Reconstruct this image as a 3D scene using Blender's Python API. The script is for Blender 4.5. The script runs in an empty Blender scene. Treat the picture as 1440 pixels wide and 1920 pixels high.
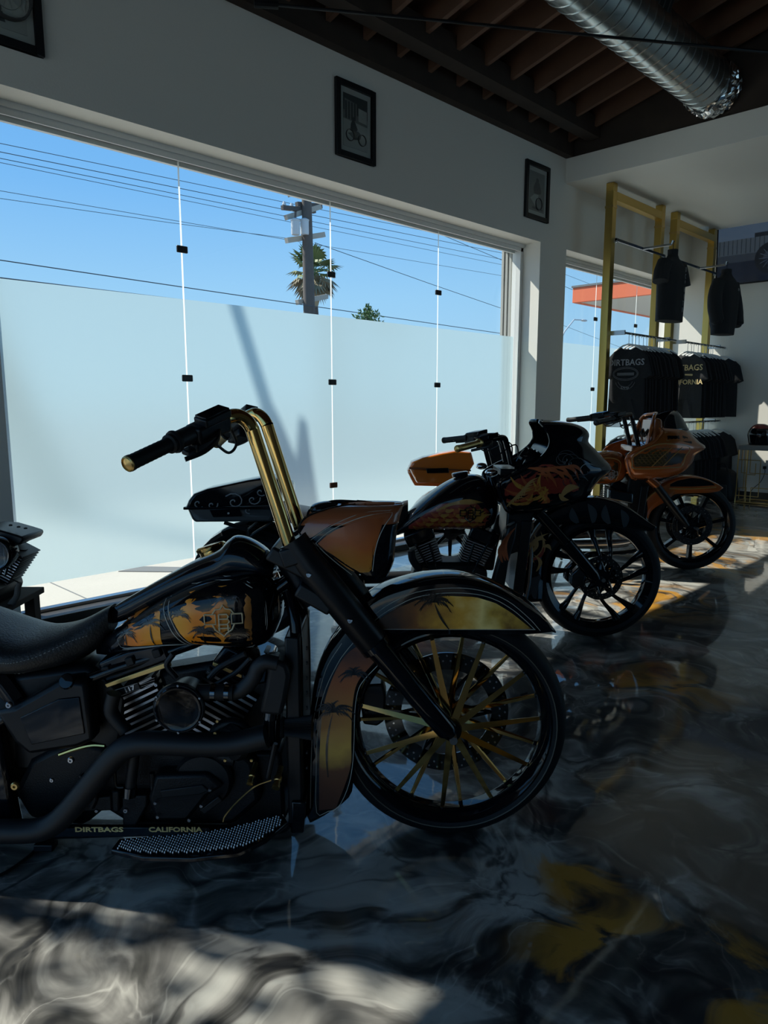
import bpy, bmesh, math, random
from mathutils import Vector, Matrix
random.seed(7)
SC = bpy.context.scene
COL = SC.collection
# ------------------------------------------------------------------ camera (measured from the photograph, 1440 x 1920)
FPX, CX, CY = 1335.0, 720.0, 960.0
PITCH = math.atan((960.0 - 755.0) / FPX)
TH = math.atan((2045.0 - 720.0) / math.hypot(FPX, 205.0))
EYE = Vector((0, 0, 1.38))
F0 = Vector((-math.sin(TH), math.cos(TH), 0))          # camera heading on the ground
RT = Vector((math.cos(TH), math.sin(TH), 0))           # camera right
FW = F0 * math.cos(PITCH) - Vector((0, 0, 1)) * math.sin(PITCH)
UPV = F0 * math.sin(PITCH) + Vector((0, 0, 1)) * math.cos(PITCH)
cam = bpy.data.cameras.new('camera')
cam.sensor_fit = 'VERTICAL'; cam.sensor_height = 36.0
cam.lens = 36.0 * FPX / 1920.0
cam.clip_start = 0.05; cam.clip_end = 500
camo = bpy.data.objects.new('camera', cam); COL.objects.link(camo)
camo.matrix_world = Matrix(((RT.x, UPV.x, -FW.x, EYE.x), (RT.y, UPV.y, -FW.y, EYE.y), (RT.z, UPV.z, -FW.z, EYE.z), (0, 0, 0, 1)))
SC.camera = camo
# ------------------------------------------------------------------ sky, sun, exposure
SUN_DIR = Vector((1.0, 0.47, -1.05)).normalized()       # the way the light travels: in through the window, away from us
SKY_STRENGTH, SUN_STRENGTH = 1.0, 7.6
w = bpy.data.worlds.new('sky'); SC.world = w; w.use_nodes = True
nt = w.node_tree; nt.nodes.clear()
def N(nt, kind, **kw):
    n = nt.nodes.new(kind)
    for k, v in kw.items(): setattr(n, k, v)
    return n
wo = N(nt, 'ShaderNodeOutputWorld'); bg = N(nt, 'ShaderNodeBackground'); tc = N(nt, 'ShaderNodeTexCoord')
sp = N(nt, 'ShaderNodeSeparateXYZ'); rp = N(nt, 'ShaderNodeValToRGB')
nt.links.new(tc.outputs['Generated'], sp.inputs[0]); nt.links.new(sp.outputs['Z'], rp.inputs[0])
nt.links.new(rp.outputs[0], bg.inputs[0]); nt.links.new(bg.outputs[0], wo.inputs[0])
e = rp.color_ramp.elements
e[0].position = 0.0; e[0].color = (0.48, 0.76, 0.98, 1)
e[1].position = 1.0; e[1].color = (0.06, 0.24, 0.60, 1)
for p_, c_ in ((0.14, (0.36, 0.68, 1.02, 1)), (0.26, (0.22, 0.54, 1.0, 1)), (0.40, (0.15, 0.45, 0.95, 1))):
    q = e.new(p_); q.color = c_
bg.inputs[1].default_value = SKY_STRENGTH
sl = bpy.data.lights.new('sun', 'SUN'); sl.energy = SUN_STRENGTH; sl.angle = math.radians(0.55); sl.color = (1.0, 0.95, 0.86)
so = bpy.data.objects.new('sun', sl); COL.objects.link(so)
so.rotation_euler = SUN_DIR.to_track_quat('-Z', 'Y').to_euler(); so.location = (-20, -20, 25)
vs = SC.view_settings
vs.view_transform = 'Standard'; vs.look = 'None'; vs.gamma = 1.0; vs.use_curve_mapping = False
vs.exposure = 0.0
# ------------------------------------------------------------------ measuring helpers: a pixel on a known plane -> a world point
def ray(x, y): return FW + RT * ((x - CX) / FPX) - UPV * ((y - CY) / FPX)
def on_x(x, y, X): r = ray(x, y); return EYE + r * ((X - EYE.x) / r.x)
def on_y(x, y, Y): r = ray(x, y); return EYE + r * ((Y - EYE.y) / r.y)
def on_z(x, y, Z): r = ray(x, y); return EYE + r * ((Z - EYE.z) / r.z)
def on_d(x, y, d): r = ray(x, y); return EYE + r * (d / r.dot(F0))
# ------------------------------------------------------------------ materials
MATS = {}
def mat(name, col, rough=0.5, metal=0.0, coat=0.0, spec=0.5, bump=None, vary=None, emit=None):
    if name in MATS: return MATS[name]
    m = bpy.data.materials.new(name); m.use_nodes = True; t = m.node_tree
    b = t.nodes['Principled BSDF']
    b.inputs['Base Color'].default_value = (*col, 1); b.inputs['Roughness'].default_value = rough
    b.inputs['Metallic'].default_value = metal; b.inputs['Coat Weight'].default_value = coat
    b.inputs['Coat Roughness'].default_value = 0.04; b.inputs['Specular IOR Level'].default_value = spec
    tco = N(t, 'ShaderNodeTexCoord')
    if vary:                                           # (scale, amount): mottled colour
        nz = N(t, 'ShaderNodeTexNoise'); nz.inputs['Scale'].default_value = vary[0]; nz.inputs['Detail'].default_value = 6
        t.links.new(tco.outputs['Object'], nz.inputs['Vector'])
        mx = N(t, 'ShaderNodeMix', data_type='RGBA')
        mx.inputs[6].default_value = (*[max(0, c * (1 - vary[1])) for c in col], 1)
        mx.inputs[7].default_value = (*[min(1, c * (1 + vary[1])) for c in col], 1)
        t.links.new(nz.outputs['Fac'], mx.inputs[0]); t.links.new(mx.outputs[2], b.inputs['Base Color'])
    if bump:                                           # (scale, strength)
        nb = N(t, 'ShaderNodeTexNoise'); nb.inputs['Scale'].default_value = bump[0]; nb.inputs['Detail'].default_value = 5
        t.links.new(tco.outputs['Object'], nb.inputs['Vector'])
        bp = N(t, 'ShaderNodeBump'); bp.inputs['Strength'].default_value = bump[1]; bp.inputs['Distance'].default_value = 0.01
        t.links.new(nb.outputs['Fac'], bp.inputs['Height']); t.links.new(bp.outputs[0], b.inputs['Normal'])
    if emit:
        b.inputs['Emission Color'].default_value = (*emit[0], 1); b.inputs['Emission Strength'].default_value = emit[1]
    MATS[name] = m
    return m
mat('wall_paint', (0.76, 0.735, 0.67), 0.6, bump=(90, 0.08))
mat('frame_white', (0.70, 0.71, 0.69), 0.35)
mat('dark_frame', (0.035, 0.032, 0.03), 0.45)
mat('wood', (0.105, 0.050, 0.028), 0.75, vary=(3.5, 0.5), bump=(14, 0.25))
mat('wood_dark', (0.030, 0.019, 0.013), 0.8, vary=(5, 0.5), bump=(14, 0.2))
mat('gloss_black', (0.003, 0.004, 0.0065), 0.06, spec=0.42)
mat('satin_black', (0.0045, 0.0055, 0.0075), 0.36, spec=0.35)
mat('matte_black', (0.007, 0.0085, 0.011), 0.5, spec=0.4)
mat('engine_black', (0.0045, 0.0055, 0.0075), 0.42, spec=0.3, bump=(220, 0.15))
mat('rubber', (0.005, 0.006, 0.008), 0.6, spec=0.3)
mat('leather', (0.016, 0.017, 0.019), 0.42, bump=(160, 0.25))
mat('chrome', (0.75, 0.77, 0.80), 0.08, metal=1.0)
mat('dark_chrome', (0.10, 0.11, 0.12), 0.12, metal=1.0)
mat('steel', (0.42, 0.43, 0.45), 0.28, metal=1.0)
mat('gold_chrome', (0.78, 0.50, 0.17), 0.09, metal=1.0)
mat('gold_satin', (0.62, 0.42, 0.16), 0.32, metal=1.0)
mat('gold_rack', (0.62, 0.42, 0.12), 0.32, metal=1.0)
mat('fin_edge', (0.45, 0.46, 0.48), 0.3, metal=1.0)
mat('pinstripe', (0.50, 0.48, 0.42), 0.3, coat=0.5)
mat('badge_gold', (0.62, 0.50, 0.30), 0.35, coat=0.3)
mat('orange_paint_lit', (0.62, 0.155, 0.015), 0.22, coat=0.8)  # brighter orange for the saddlebags only, with sunlight put into the paint
mat('copper_paint', (0.26, 0.075, 0.022), 0.20, metal=0.35, coat=0.8)
mat('rust_paint', (0.36, 0.105, 0.040), 0.24, coat=0.6)
mat('amber_paint', (0.40, 0.105, 0.020), 0.20, metal=0.25, coat=0.8)
mat('stripe_gold', (0.34, 0.20, 0.06), 0.35, coat=0.5)
mat('silhouette', (0.010, 0.008, 0.006), 0.25, coat=0.6)
mat('cloth_black', (0.010, 0.011, 0.014), 0.92, bump=(60, 0.3))
mat('cloth_grey', (0.040, 0.041, 0.044), 0.92, bump=(60, 0.3))
mat('print_white', (0.30, 0.31, 0.33), 0.8)
mat('print_gold', (0.80, 0.62, 0.30), 0.6)
mat('white_plastic', (0.72, 0.72, 0.70), 0.35)
mat('red_paint', (0.20, 0.008, 0.010), 0.15, coat=0.8)
mat('visor', (0.05, 0.05, 0.055), 0.06, coat=0.5)
mat('table_top', (0.30, 0.30, 0.28), 0.35)
mat('concrete', (0.50, 0.475, 0.415), 0.85, vary=(1.6, 0.10), bump=(30, 0.2))
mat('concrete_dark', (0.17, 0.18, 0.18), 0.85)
mat('asphalt', (0.20, 0.20, 0.20), 0.9, vary=(2, 0.15))
mat('pole_wood', (0.10, 0.085, 0.075), 0.85, vary=(4, 0.3))
mat('arm_wood', (0.42, 0.38, 0.32), 0.8)
mat('transformer_grey', (0.55, 0.57, 0.58), 0.45)
mat('wire', (0.03, 0.05, 0.07), 0.6)
mat('palm_green', (0.16, 0.20, 0.07), 0.6, vary=(2, 0.4))
mat('palm_dry', (0.30, 0.25, 0.16), 0.8, vary=(2, 0.4))
mat('leaf_green', (0.07, 0.14, 0.04), 0.6)
mat('canopy_orange', (0.78, 0.17, 0.07), 0.6)
mat('canopy_under', (0.62, 0.58, 0.50), 0.7)
mat('clip_black', (0.012, 0.010, 0.010), 0.4)
mat('clip_brown', (0.16, 0.06, 0.03), 0.5)
mat('paper', (0.42, 0.41, 0.39), 0.7)
mat('photo_dark', (0.045, 0.046, 0.048), 0.6)
mat('photo_mid', (0.16, 0.16, 0.155), 0.6)
mat('photo_light', (0.34, 0.34, 0.32), 0.6)
mat('bag_black', (0.012, 0.012, 0.014), 0.7)
mat('art_feather', (0.42, 0.10, 0.03), 0.3, coat=0.6, vary=(14, 0.5))
mat('art_feather_gold', (0.50, 0.24, 0.04), 0.3, coat=0.6, vary=(14, 0.4))
mat('art_red', (0.30, 0.035, 0.02), 0.3, coat=0.6, vary=(10, 0.4))
mat('art_grey', (0.040, 0.046, 0.052), 0.25, coat=0.6)
mat('art_swirl', (0.055, 0.060, 0.068), 0.25, coat=0.5)
mat('art_flame', (0.48, 0.27, 0.09), 0.3, coat=0.5)
mat('hex_dark', (0.040, 0.030, 0.012), 0.3, coat=0.5)
mat('hex_line', (0.13, 0.085, 0.02), 0.4, coat=0.4)
mat('tail_red', (0.25, 0.01, 0.008), 0.15, coat=0.5)
def ramp_mat(name, axis, stops, noise=(6.0, 0.25), rough=0.30, coat=0.15, lo=0.0, hi=1.0, metal=0.0):
    """airbrushed artwork: colour runs along one object axis between lo and hi, clouded with noise"""
    m = bpy.data.materials.new(name); m.use_nodes = True; t = m.node_tree; b = t.nodes['Principled BSDF']
    b.inputs['Roughness'].default_value = rough; b.inputs['Coat Weight'].default_value = coat; b.inputs['Metallic'].default_value = metal
    tco = N(t, 'ShaderNodeTexCoord'); sx = N(t, 'ShaderNodeSeparateXYZ'); t.links.new(tco.outputs['Object'], sx.inputs[0])
    mr = N(t, 'ShaderNodeMapRange'); mr.inputs[1].default_value = lo; mr.inputs[2].default_value = hi
    t.links.new(sx.outputs['XYZ'.index(axis)], mr.inputs[0])
    nz = N(t, 'ShaderNodeTexNoise'); nz.inputs['Scale'].default_value = noise[0]; nz.inputs['Detail'].default_value = 5
    t.links.new(tco.outputs['Object'], nz.inputs['Vector'])
    ma = N(t, 'ShaderNodeMath', operation='MULTIPLY_ADD'); ma.inputs[1].default_value = noise[1] * 2; ma.inputs[2].default_value = -noise[1]
    t.links.new(nz.outputs['Fac'], ma.inputs[0])
    ad = N(t, 'ShaderNodeMath', operation='ADD'); t.links.new(mr.outputs[0], ad.inputs[0]); t.links.new(ma.outputs[0], ad.inputs[1])
    cr = N(t, 'ShaderNodeValToRGB'); el = cr.color_ramp.elements
    el[0].position = stops[0][0]; el[0].color = (*stops[0][1], 1); el[1].position = stops[-1][0]; el[1].color = (*stops[-1][1], 1)
    for pz, c in stops[1:-1]: q = el.new(pz); q.color = (*c, 1)
    t.links.new(ad.outputs[0], cr.inputs[0]); t.links.new(cr.outputs[0], b.inputs['Base Color'])
    MATS[name] = m
    return m
def glass_material():
    m = bpy.data.materials.new('clear_glass'); m.use_nodes = True; t = m.node_tree; t.nodes.clear()
    o = N(t, 'ShaderNodeOutputMaterial'); tr = N(t, 'ShaderNodeBsdfTransparent'); gl = N(t, 'ShaderNodeBsdfGlossy')
    tr.inputs[0].default_value = (0.955, 0.975, 0.97, 1); gl.inputs['Roughness'].default_value = 0.0
    lw = N(t, 'ShaderNodeLayerWeight'); lw.inputs[0].default_value = 0.5; mx = N(t, 'ShaderNodeMixShader')
    pw = N(t, 'ShaderNodeMath', operation='POWER'); pw.inputs[1].default_value = 4.0; t.links.new(lw.outputs['Facing'], pw.inputs[0])
    fr = N(t, 'ShaderNodeMath', operation='MULTIPLY_ADD'); fr.inputs[1].default_value = 0.6; fr.inputs[2].default_value = 0.015; t.links.new(pw.outputs[0], fr.inputs[0])
    t.links.new(fr.outputs[0], mx.inputs[0]); t.links.new(tr.outputs[0], mx.inputs[1]); t.links.new(gl.outputs[0], mx.inputs[2])
    t.links.new(mx.outputs[0], o.inputs[0]); MATS['clear_glass'] = m
    m = bpy.data.materials.new('frosted_film'); m.use_nodes = True; t = m.node_tree; t.nodes.clear()
    o = N(t, 'ShaderNodeOutputMaterial'); tl = N(t, 'ShaderNodeBsdfTranslucent'); df = N(t, 'ShaderNodeBsdfDiffuse')
    tl.inputs[0].default_value = (0.335, 0.44, 0.475, 1); df.inputs[0].default_value = (0.55, 0.62, 0.64, 1)
    nz = N(t, 'ShaderNodeTexNoise'); nz.inputs['Scale'].default_value = 60; tco = N(t, 'ShaderNodeTexCoord')
    t.links.new(tco.outputs['Object'], nz.inputs['Vector'])
    bp = N(t, 'ShaderNodeBump'); bp.inputs['Strength'].default_value = 0.08; t.links.new(nz.outputs['Fac'], bp.inputs['Height'])
    t.links.new(bp.outputs[0], df.inputs['Normal'])
    mx = N(t, 'ShaderNodeMixShader'); mx.inputs[0].default_value = 0.15
    t.links.new(tl.outputs[0], mx.inputs[1]); t.links.new(df.outputs[0], mx.inputs[2])
    rf = N(t, 'ShaderNodeBsdfRefraction'); rf.inputs['Roughness'].default_value = 0.75; rf.inputs['IOR'].default_value = 1.08; rf.inputs[0].default_value = (0.80, 0.88, 0.90, 1)
    m2 = N(t, 'ShaderNodeMixShader'); m2.inputs[0].default_value = 0.30
    t.links.new(mx.outputs[0], m2.inputs[1]); t.links.new(rf.outputs[0], m2.inputs[2]); t.links.new(m2.outputs[0], o.inputs[0])
    MATS['frosted_film'] = m
    m = bpy.data.materials.new('clear_seal'); m.use_nodes = True; t = m.node_tree; t.nodes.clear()
    o = N(t, 'ShaderNodeOutputMaterial'); tl = N(t, 'ShaderNodeBsdfTranslucent'); tl.inputs[0].default_value = (0.62, 0.66, 0.64, 1)
    t.links.new(tl.outputs[0], o.inputs[0]); MATS['clear_seal'] = m
glass_material()
def floor_material():
    m = bpy.data.materials.new('metallic_epoxy'); m.use_nodes = True; t = m.node_tree; b = t.nodes['Principled BSDF']
    L = t.links.new
    tco = N(t, 'ShaderNodeTexCoord')
    def noise(scale, detail, dist, vec, rough=0.55):
        n = N(t, 'ShaderNodeTexNoise'); n.inputs['Scale'].default_value = scale; n.inputs['Detail'].default_value = detail
        n.inputs['Distortion'].default_value = dist; n.inputs['Roughness'].default_value = rough; L(vec, n.inputs['Vector']); return n
    w1 = noise(0.9, 3, 0.0, tco.outputs['Object'])
    sc = N(t, 'ShaderNodeVectorMath', operation='MULTIPLY_ADD'); sc.inputs[1].default_value = (1.3, 1.3, 0); L(w1.outputs['Color'], sc.inputs[0]); L(tco.outputs['Object'], sc.inputs[2])
    n1 = noise(1.35, 5, 1.3, sc.outputs[0], 0.56)
    n2 = noise(3.6, 4, 2.2, sc.outputs[0], 0.55)
    add = N(t, 'ShaderNodeMath', operation='MULTIPLY_ADD'); add.inputs[1].default_value = 0.35; L(n2.outputs['Fac'], add.inputs[0]); L(n1.outputs['Fac'], add.inputs[2])
    # whiter pour near the bike's floorboard, partly light painted in to brighten the floor
    def spot(c, r):
        d = N(t, 'ShaderNodeVectorMath', operation='DISTANCE'); d.inputs[1].default_value = (*c, 0); L(sc.outputs[0], d.inputs[0])
        q = N(t, 'ShaderNodeMapRange'); q.inputs[1].default_value = r; q.inputs[2].default_value = r * 0.25; q.inputs[3].default_value = 0; q.inputs[4].default_value = 1
        q.interpolation_type = 'SMOOTHSTEP'; L(d.outputs['Value'], q.inputs[0]); return q.outputs[0]
    off = 0.65
    s1 = spot((-1.75 + off, 0.45 + off), 0.95); s2 = spot((-1.2 + off, 1.05 + off), 0.85); s3 = spot((-2.3 + off, 6.2 + off), 2.6)
    def madd(a, k, c):
        q = N(t, 'ShaderNodeMath', operation='MULTIPLY_ADD'); L(a, q.inputs[0]); q.inputs[1].default_value = k; L(c, q.inputs[2]); return q.outputs[0]
    v = madd(s1, 0.08, add.outputs[0]); v = madd(s2, 0.09, v); v = madd(s3, 0.12, v)
    cr = N(t, 'ShaderNodeValToRGB'); el = cr.color_ramp.elements
    el[0].position = 0.52; el[0].color = (0.022, 0.024, 0.027, 1); el[1].position = 1.0; el[1].color = (0.60, 0.60, 0.55, 1)
    for pz, c in ((0.60, (0.040, 0.041, 0.042)), (0.67, (0.100, 0.098, 0.091)), (0.74, (0.22, 0.213, 0.198)), (0.84, (0.48, 0.466, 0.425))):
        q = el.new(pz); q.color = (*c, 1)
    n5 = noise(1.1, 3, 2.6, sc.outputs[0], 0.5)
    ab = N(t, 'ShaderNodeMath', operation='SUBTRACT'); ab.inputs[1].default_value = 0.5; L(n5.outputs['Fac'], ab.inputs[0])
    ab2 = N(t, 'ShaderNodeMath', operation='ABSOLUTE'); L(ab.outputs[0], ab2.inputs[0])
    vn = N(t, 'ShaderNodeMapRange'); vn.inputs[1].default_value = 0.0; vn.inputs[2].default_value = 0.05; vn.inputs[3].default_value = -0.13; vn.inputs[4].default_value = 0.0; L(ab2.outputs[0], vn.inputs[0])
    n6 = noise(1.7, 3, 2.2, sc.outputs[0], 0.5)
    ac = N(t, 'ShaderNodeMath', operation='SUBTRACT'); ac.inputs[1].default_value = 0.52; L(n6.outputs['Fac'], ac.inputs[0])
    ac2 = N(t, 'ShaderNodeMath', operation='ABSOLUTE'); L(ac.outputs[0], ac2.inputs[0])
    vb = N(t, 'ShaderNodeMapRange'); vb.inputs[1].default_value = 0.0; vb.inputs[2].default_value = 0.022; vb.inputs[3].default_value = 0.075; vb.inputs[4].default_value = 0.0; L(ac2.outputs[0], vb.inputs[0])
    v = madd(vn.outputs[0], 1.0, v); v = madd(vb.outputs[0], 1.0, v)
    L(v, cr.inputs[0])
    # ochre pigment where it was thrown in
    o1 = spot((-0.80 + off, 1.55 + off), 0.34); o2 = spot((-0.50 + off, 1.62 + off), 0.36); o3 = spot((-2.2 + off, 4.85 + off), 0.75); o4 = spot((-2.35 + off, 6.3 + off), 0.8); o5 = spot((-1.05 + off, 1.75 + off), 0.22); o6 = spot((-1.3 + off, 3.4 + off), 0.35); o7=spot((-2.5+off,7.9+off),0.9)
    s = o1
    for o in (o2, o3, o4, o5, o6, o7):
        q = N(t, 'ShaderNodeMath', operation='MAXIMUM'); L(s, q.inputs[0]); L(o, q.inputs[1]); s = q.outputs[0]
    n3 = noise(2.6, 5, 1.5, sc.outputs[0])
    r3 = N(t, 'ShaderNodeMapRange'); r3.inputs[1].default_value = 0.47; r3.inputs[2].default_value = 0.56; L(n3.outputs['Fac'], r3.inputs[0])
    pm = N(t, 'ShaderNodeMath', operation='MULTIPLY'); L(s, pm.inputs[0]); L(r3.outputs[0], pm.inputs[1])
    pk = N(t, 'ShaderNodeMath', operation='MULTIPLY'); pk.inputs[1].default_value = 0.85; L(pm.outputs[0], pk.inputs[0])
    mx = N(t, 'ShaderNodeMix', data_type='RGBA'); L(pk.outputs[0], mx.inputs[0]); L(cr.outputs[0], mx.inputs[6]); mx.inputs[7].default_value = (0.68, 0.33, 0.045, 1)
    L(mx.outputs[2], b.inputs['Base Color'])
    b.inputs['Roughness'].default_value = 0.30; b.inputs['Metallic'].default_value = 0.0
    b.inputs['Coat Weight'].default_value = 1.0; b.inputs['Coat Roughness'].default_value = 0.035; b.inputs['Coat IOR'].default_value = 1.5
    b.inputs['Specular IOR Level'].default_value = 0.25
    wv = noise(7, 3, 0.3, tco.outputs['Object']); bp = N(t, 'ShaderNodeBump'); bp.inputs['Strength'].default_value = 0.025; bp.inputs['Distance'].default_value = 0.02
    L(wv.outputs['Fac'], bp.inputs['Height']); L(bp.outputs[0], b.inputs['Coat Normal'])
    MATS['metallic_epoxy'] = m
floor_material()
# ------------------------------------------------------------------ mesh builder
class MB:
    def __init__(s): s.v = []; s.f = []
    def add(s, vs, fs):
        o = len(s.v); s.v += [tuple(p) for p in vs]; s.f += [tuple(i + o for i in f) for f in fs]; return s
    def box(s, a, b, M=None):
        x0, y0, z0 = a; x1, y1, z1 = b
        vs = [Vector(p) for p in ((x0,y0,z0),(x1,y0,z0),(x1,y1,z0),(x0,y1,z0),(x0,y0,z1),(x1,y0,z1),(x1,y1,z1),(x0,y1,z1))]
        if M is not None: vs = [M @ p for p in vs]
        return s.add(vs, [(0,3,2,1),(4,5,6,7),(0,1,5,4),(1,2,6,5),(2,3,7,6),(3,0,4,7)])
    def obox(s, c, ax, ay, az):
        """box from centre and three half-extent vectors"""
        c, ax, ay, az = map(Vector, (c, ax, ay, az))
        vs = [c + ax*i + ay*j + az*k for k in (-1,1) for i, j in ((-1,-1),(1,-1),(1,1),(-1,1))]
        return s.add(vs, [(0,3,2,1),(4,5,6,7),(0,1,5,4),(1,2,6,5),(2,3,7,6),(3,0,4,7)])
    def loft(s, rings, closed=True, caps=True):
        n = len(rings[0]); vs = [p for r in rings for p in r]; fs = []
        for i in range(len(rings) - 1):
            for j in range(n if closed else n - 1):
                k = (j + 1) % n
                fs.append((i*n + j, i*n + k, (i+1)*n + k, (i+1)*n + j))
        if caps and closed: fs.append(tuple(reversed(range(n)))); fs.append(tuple((len(rings)-1)*n + j for j in range(n)))
        return s.add(vs, fs)
    def tube(s, pts, r, seg=10, caps=True, flat=None):
        pts = [Vector(p) for p in pts]; n = len(pts)
        rs = r if isinstance(r, (list, tuple)) else [r] * n
        tans = []
        for i in range(n):
            a = pts[max(0, i-1)]; b = pts[min(n-1, i+1)]; tans.append((b - a).normalized())
        up = Vector((0,0,1)) if abs(tans[0].z) < 0.9 else Vector((0,1,0))
        nrm = (up - tans[0] * up.dot(tans[0])).normalized(); rings = []
        for i in range(n):
            nrm = (nrm - tans[i] * nrm.dot(tans[i])).normalized(); bn = tans[i].cross(nrm)
            kx, ky = flat if flat else (1, 1)
            rings.append([pts[i] + nrm * (math.cos(2*math.pi*j/seg) * rs[i] * kx) + bn * (math.sin(2*math.pi*j/seg) * rs[i] * ky) for j in range(seg)])
        return s.loft(rings, True, caps)
    def lathe(s, prof, c, axis, seg=32, closed=False):
        """prof: (radius, height along axis)"""
        c = Vector(c); ax = Vector(axis).normalized(); u = ax.orthogonal().normalized(); v = ax.cross(u)
        rings = [[c + ax*h + (u*math.cos(2*math.pi*j/seg) + v*math.sin(2*math.pi*j/seg))*max(r, 1e-5) for j in range(seg)] for r, h in prof]
        if closed: rings.append(rings[0])
        return s.loft(rings, True, not closed)
    def prism(s, pts, y0, y1):
        """pts (u, z) outline pushed from y0 to y1"""
        n = len(pts)
        vs = [(u, y0, z) for u, z in pts] + [(u, y1, z) for u, z in pts]
        return s.add(vs, [tuple(range(n)), tuple(reversed(range(n, 2*n)))] + [(i, i+n, (i+1) % n + n, (i+1) % n) for i in range(n)])
    def sphere(s, c, r, seg=12, rings=8, sc=(1,1,1)):
        c = Vector(c); R = []
        for i in range(rings + 1):
            a = math.pi * i / rings
            R.append([c + Vector((math.sin(a)*math.cos(2*math.pi*j/seg)*r*sc[0], math.sin(a)*math.sin(2*math.pi*j/seg)*r*sc[1], -math.cos(a)*r*sc[2])) for j in range(seg)])
        return s.loft(R, True, False)
    def mesh(s, name, smooth=True):
        me = bpy.data.meshes.new(name); me.from_pydata(s.v, [], s.f); me.validate()
        bm = bmesh.new(); bm.from_mesh(me); bmesh.ops.remove_doubles(bm, verts=bm.verts, dist=1e-6); bmesh.ops.recalc_face_normals(bm, faces=bm.faces)
        for e_ in bm.edges:
            e_.smooth = not (len(e_.link_faces) == 2 and e_.calc_face_angle(0) > 0.62)
        for fc in bm.faces: fc.smooth = smooth
        bm.to_mesh(me); bm.free()
        return me
    def build(s, name, material, parent=None, bevel=0, solid=0, sub=0, seg=2, smooth=True, mirror=False):
        o = bpy.data.objects.new(name, s.mesh(name, smooth)); COL.objects.link(o)
        o.data.materials.append(MATS[material] if isinstance(material, str) else material)
        if parent is not None: o.parent = parent
        if solid: k = o.modifiers.new('thickness', 'SOLIDIFY'); k.thickness = solid; k.offset = 0
        if bevel: k = o.modifiers.new('edges', 'BEVEL'); k.width = bevel; k.segments = seg; k.limit_method = 'ANGLE'; k.angle_limit = 0.6
        if sub: k = o.modifiers.new('smooth', 'SUBSURF'); k.levels = sub; k.render_levels = sub
        return o
def tag(o, label, cat, group=None, kind=None):
    if label: o['label'] = label
    if cat: o['category'] = cat
    if group: o['group'] = group
    if kind: o['kind'] = kind
    return o
def struct(o, label=None):
    o['kind'] = 'structure'
    if label: o['label'] = label
    return o
def empty(name, loc=(0,0,0), rz=0):
    o = bpy.data.objects.new(name, None); COL.objects.link(o); o.location = loc; o.rotation_euler = (0, 0, rz); o.empty_display_size = 0.1
    return o
def bbox(a, b, name, m, parent=None, bevel=0): return MB().box(a, b).build(name, m, parent, bevel=bevel, smooth=False)
def copy_tree(o, parent=None):
    c = o.copy(); COL.objects.link(c); c.parent = parent
    for ch in list(o.children): copy_tree(ch, c)
    return c
def smooth_path(pts, n=6):
    """Catmull-Rom through the points"""
    P = [Vector(p) for p in pts]; P = [P[0]*2 - P[1]] + P + [P[-1]*2 - P[-2]]; out = []
    for i in range(1, len(P) - 2):
        for k in range(n):
            t = k / n; a, b, c, d = P[i-1], P[i], P[i+1], P[i+2]
            out.append(0.5 * ((2*b) + (c-a)*t + (2*a-5*b+4*c-d)*t*t + (3*b-a-3*c+d)*t**3))
    out.append(P[-2]); return out
def interp(x, xs, ys):
    if x <= xs[0]: return ys[0]
    for i in range(len(xs) - 1):
        if x <= xs[i+1]:
            t = (x - xs[i]) / (xs[i+1] - xs[i]); return ys[i] * (1-t) + ys[i+1] * t
    return ys[-1]
def text_mesh(name, txt, size, material, parent, M, extrude=0.0006, align='CENTER', wide=1.0, bold=0.0):
    cu = bpy.data.curves.new(name, 'FONT'); cu.body = txt; cu.size = size; cu.extrude = extrude; cu.align_x = align; cu.offset = bold; cu.resolution_u = 2
    tmp = bpy.data.objects.new(name, cu); COL.objects.link(tmp)
    me = bpy.data.meshes.new_from_object(tmp); bpy.data.objects.remove(tmp); bpy.data.curves.remove(cu)
    me.transform(Matrix.Diagonal((wide, 1, 1, 1))); me.transform(M)
    me.materials.clear(); me.materials.append(MATS[material] if isinstance(material, str) else material)
    o = bpy.data.objects.new(name, me); COL.objects.link(o); o.parent = parent
    return o
# ================================================================== THE ROOM
XG, XI, XO = -4.71, -4.435, -4.92         # glass plane, inner wall face, outer wall face
ZH = 3.10                                # window head
YB, YF, XR = 11.0, -4.6, 5.0             # back wall, front wall, right wall
fl = struct(bbox((XI - 0.27, YF, -0.12), (XR, YB, 0.0), 'floor', 'metallic_epoxy'), 'glossy marbled black, grey and ochre epoxy floor')
wall = struct(empty('wall_left', (XI, 0, 0)), 'off-white wall with the shop windows')
def wpart(a, b, name='wall_section', m='wall_paint', bevel=0):
    o = bbox(a, b, name, m, None, bevel); o.parent = wall; o.location = (-XI, 0, 0); return o
wpart((XO, -0.48, ZH), (XI, YB, 4.75), 'header')
wpart((XO, YF, 4.15), (XI, -0.48, 4.75), 'header')
wpart((XO, 6.94, 0), (XI, 7.48, ZH), 'column')
wpart((XO, -0.48, 0), (XI, 1.42, ZH), 'pier')
wb = struct(bbox((XO, YB, -0.1), (XR, YB + 0.2, 5.6), 'wall_back', 'wall_paint'), 'white back wall with the screen')
mat('wall_grey', (0.52, 0.51, 0.48), 0.7)
wr = struct(empty('wall_right', (XR, 0, 0)), 'grey wall to the right, out of the picture, with a tall window added to light its far end')
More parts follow.
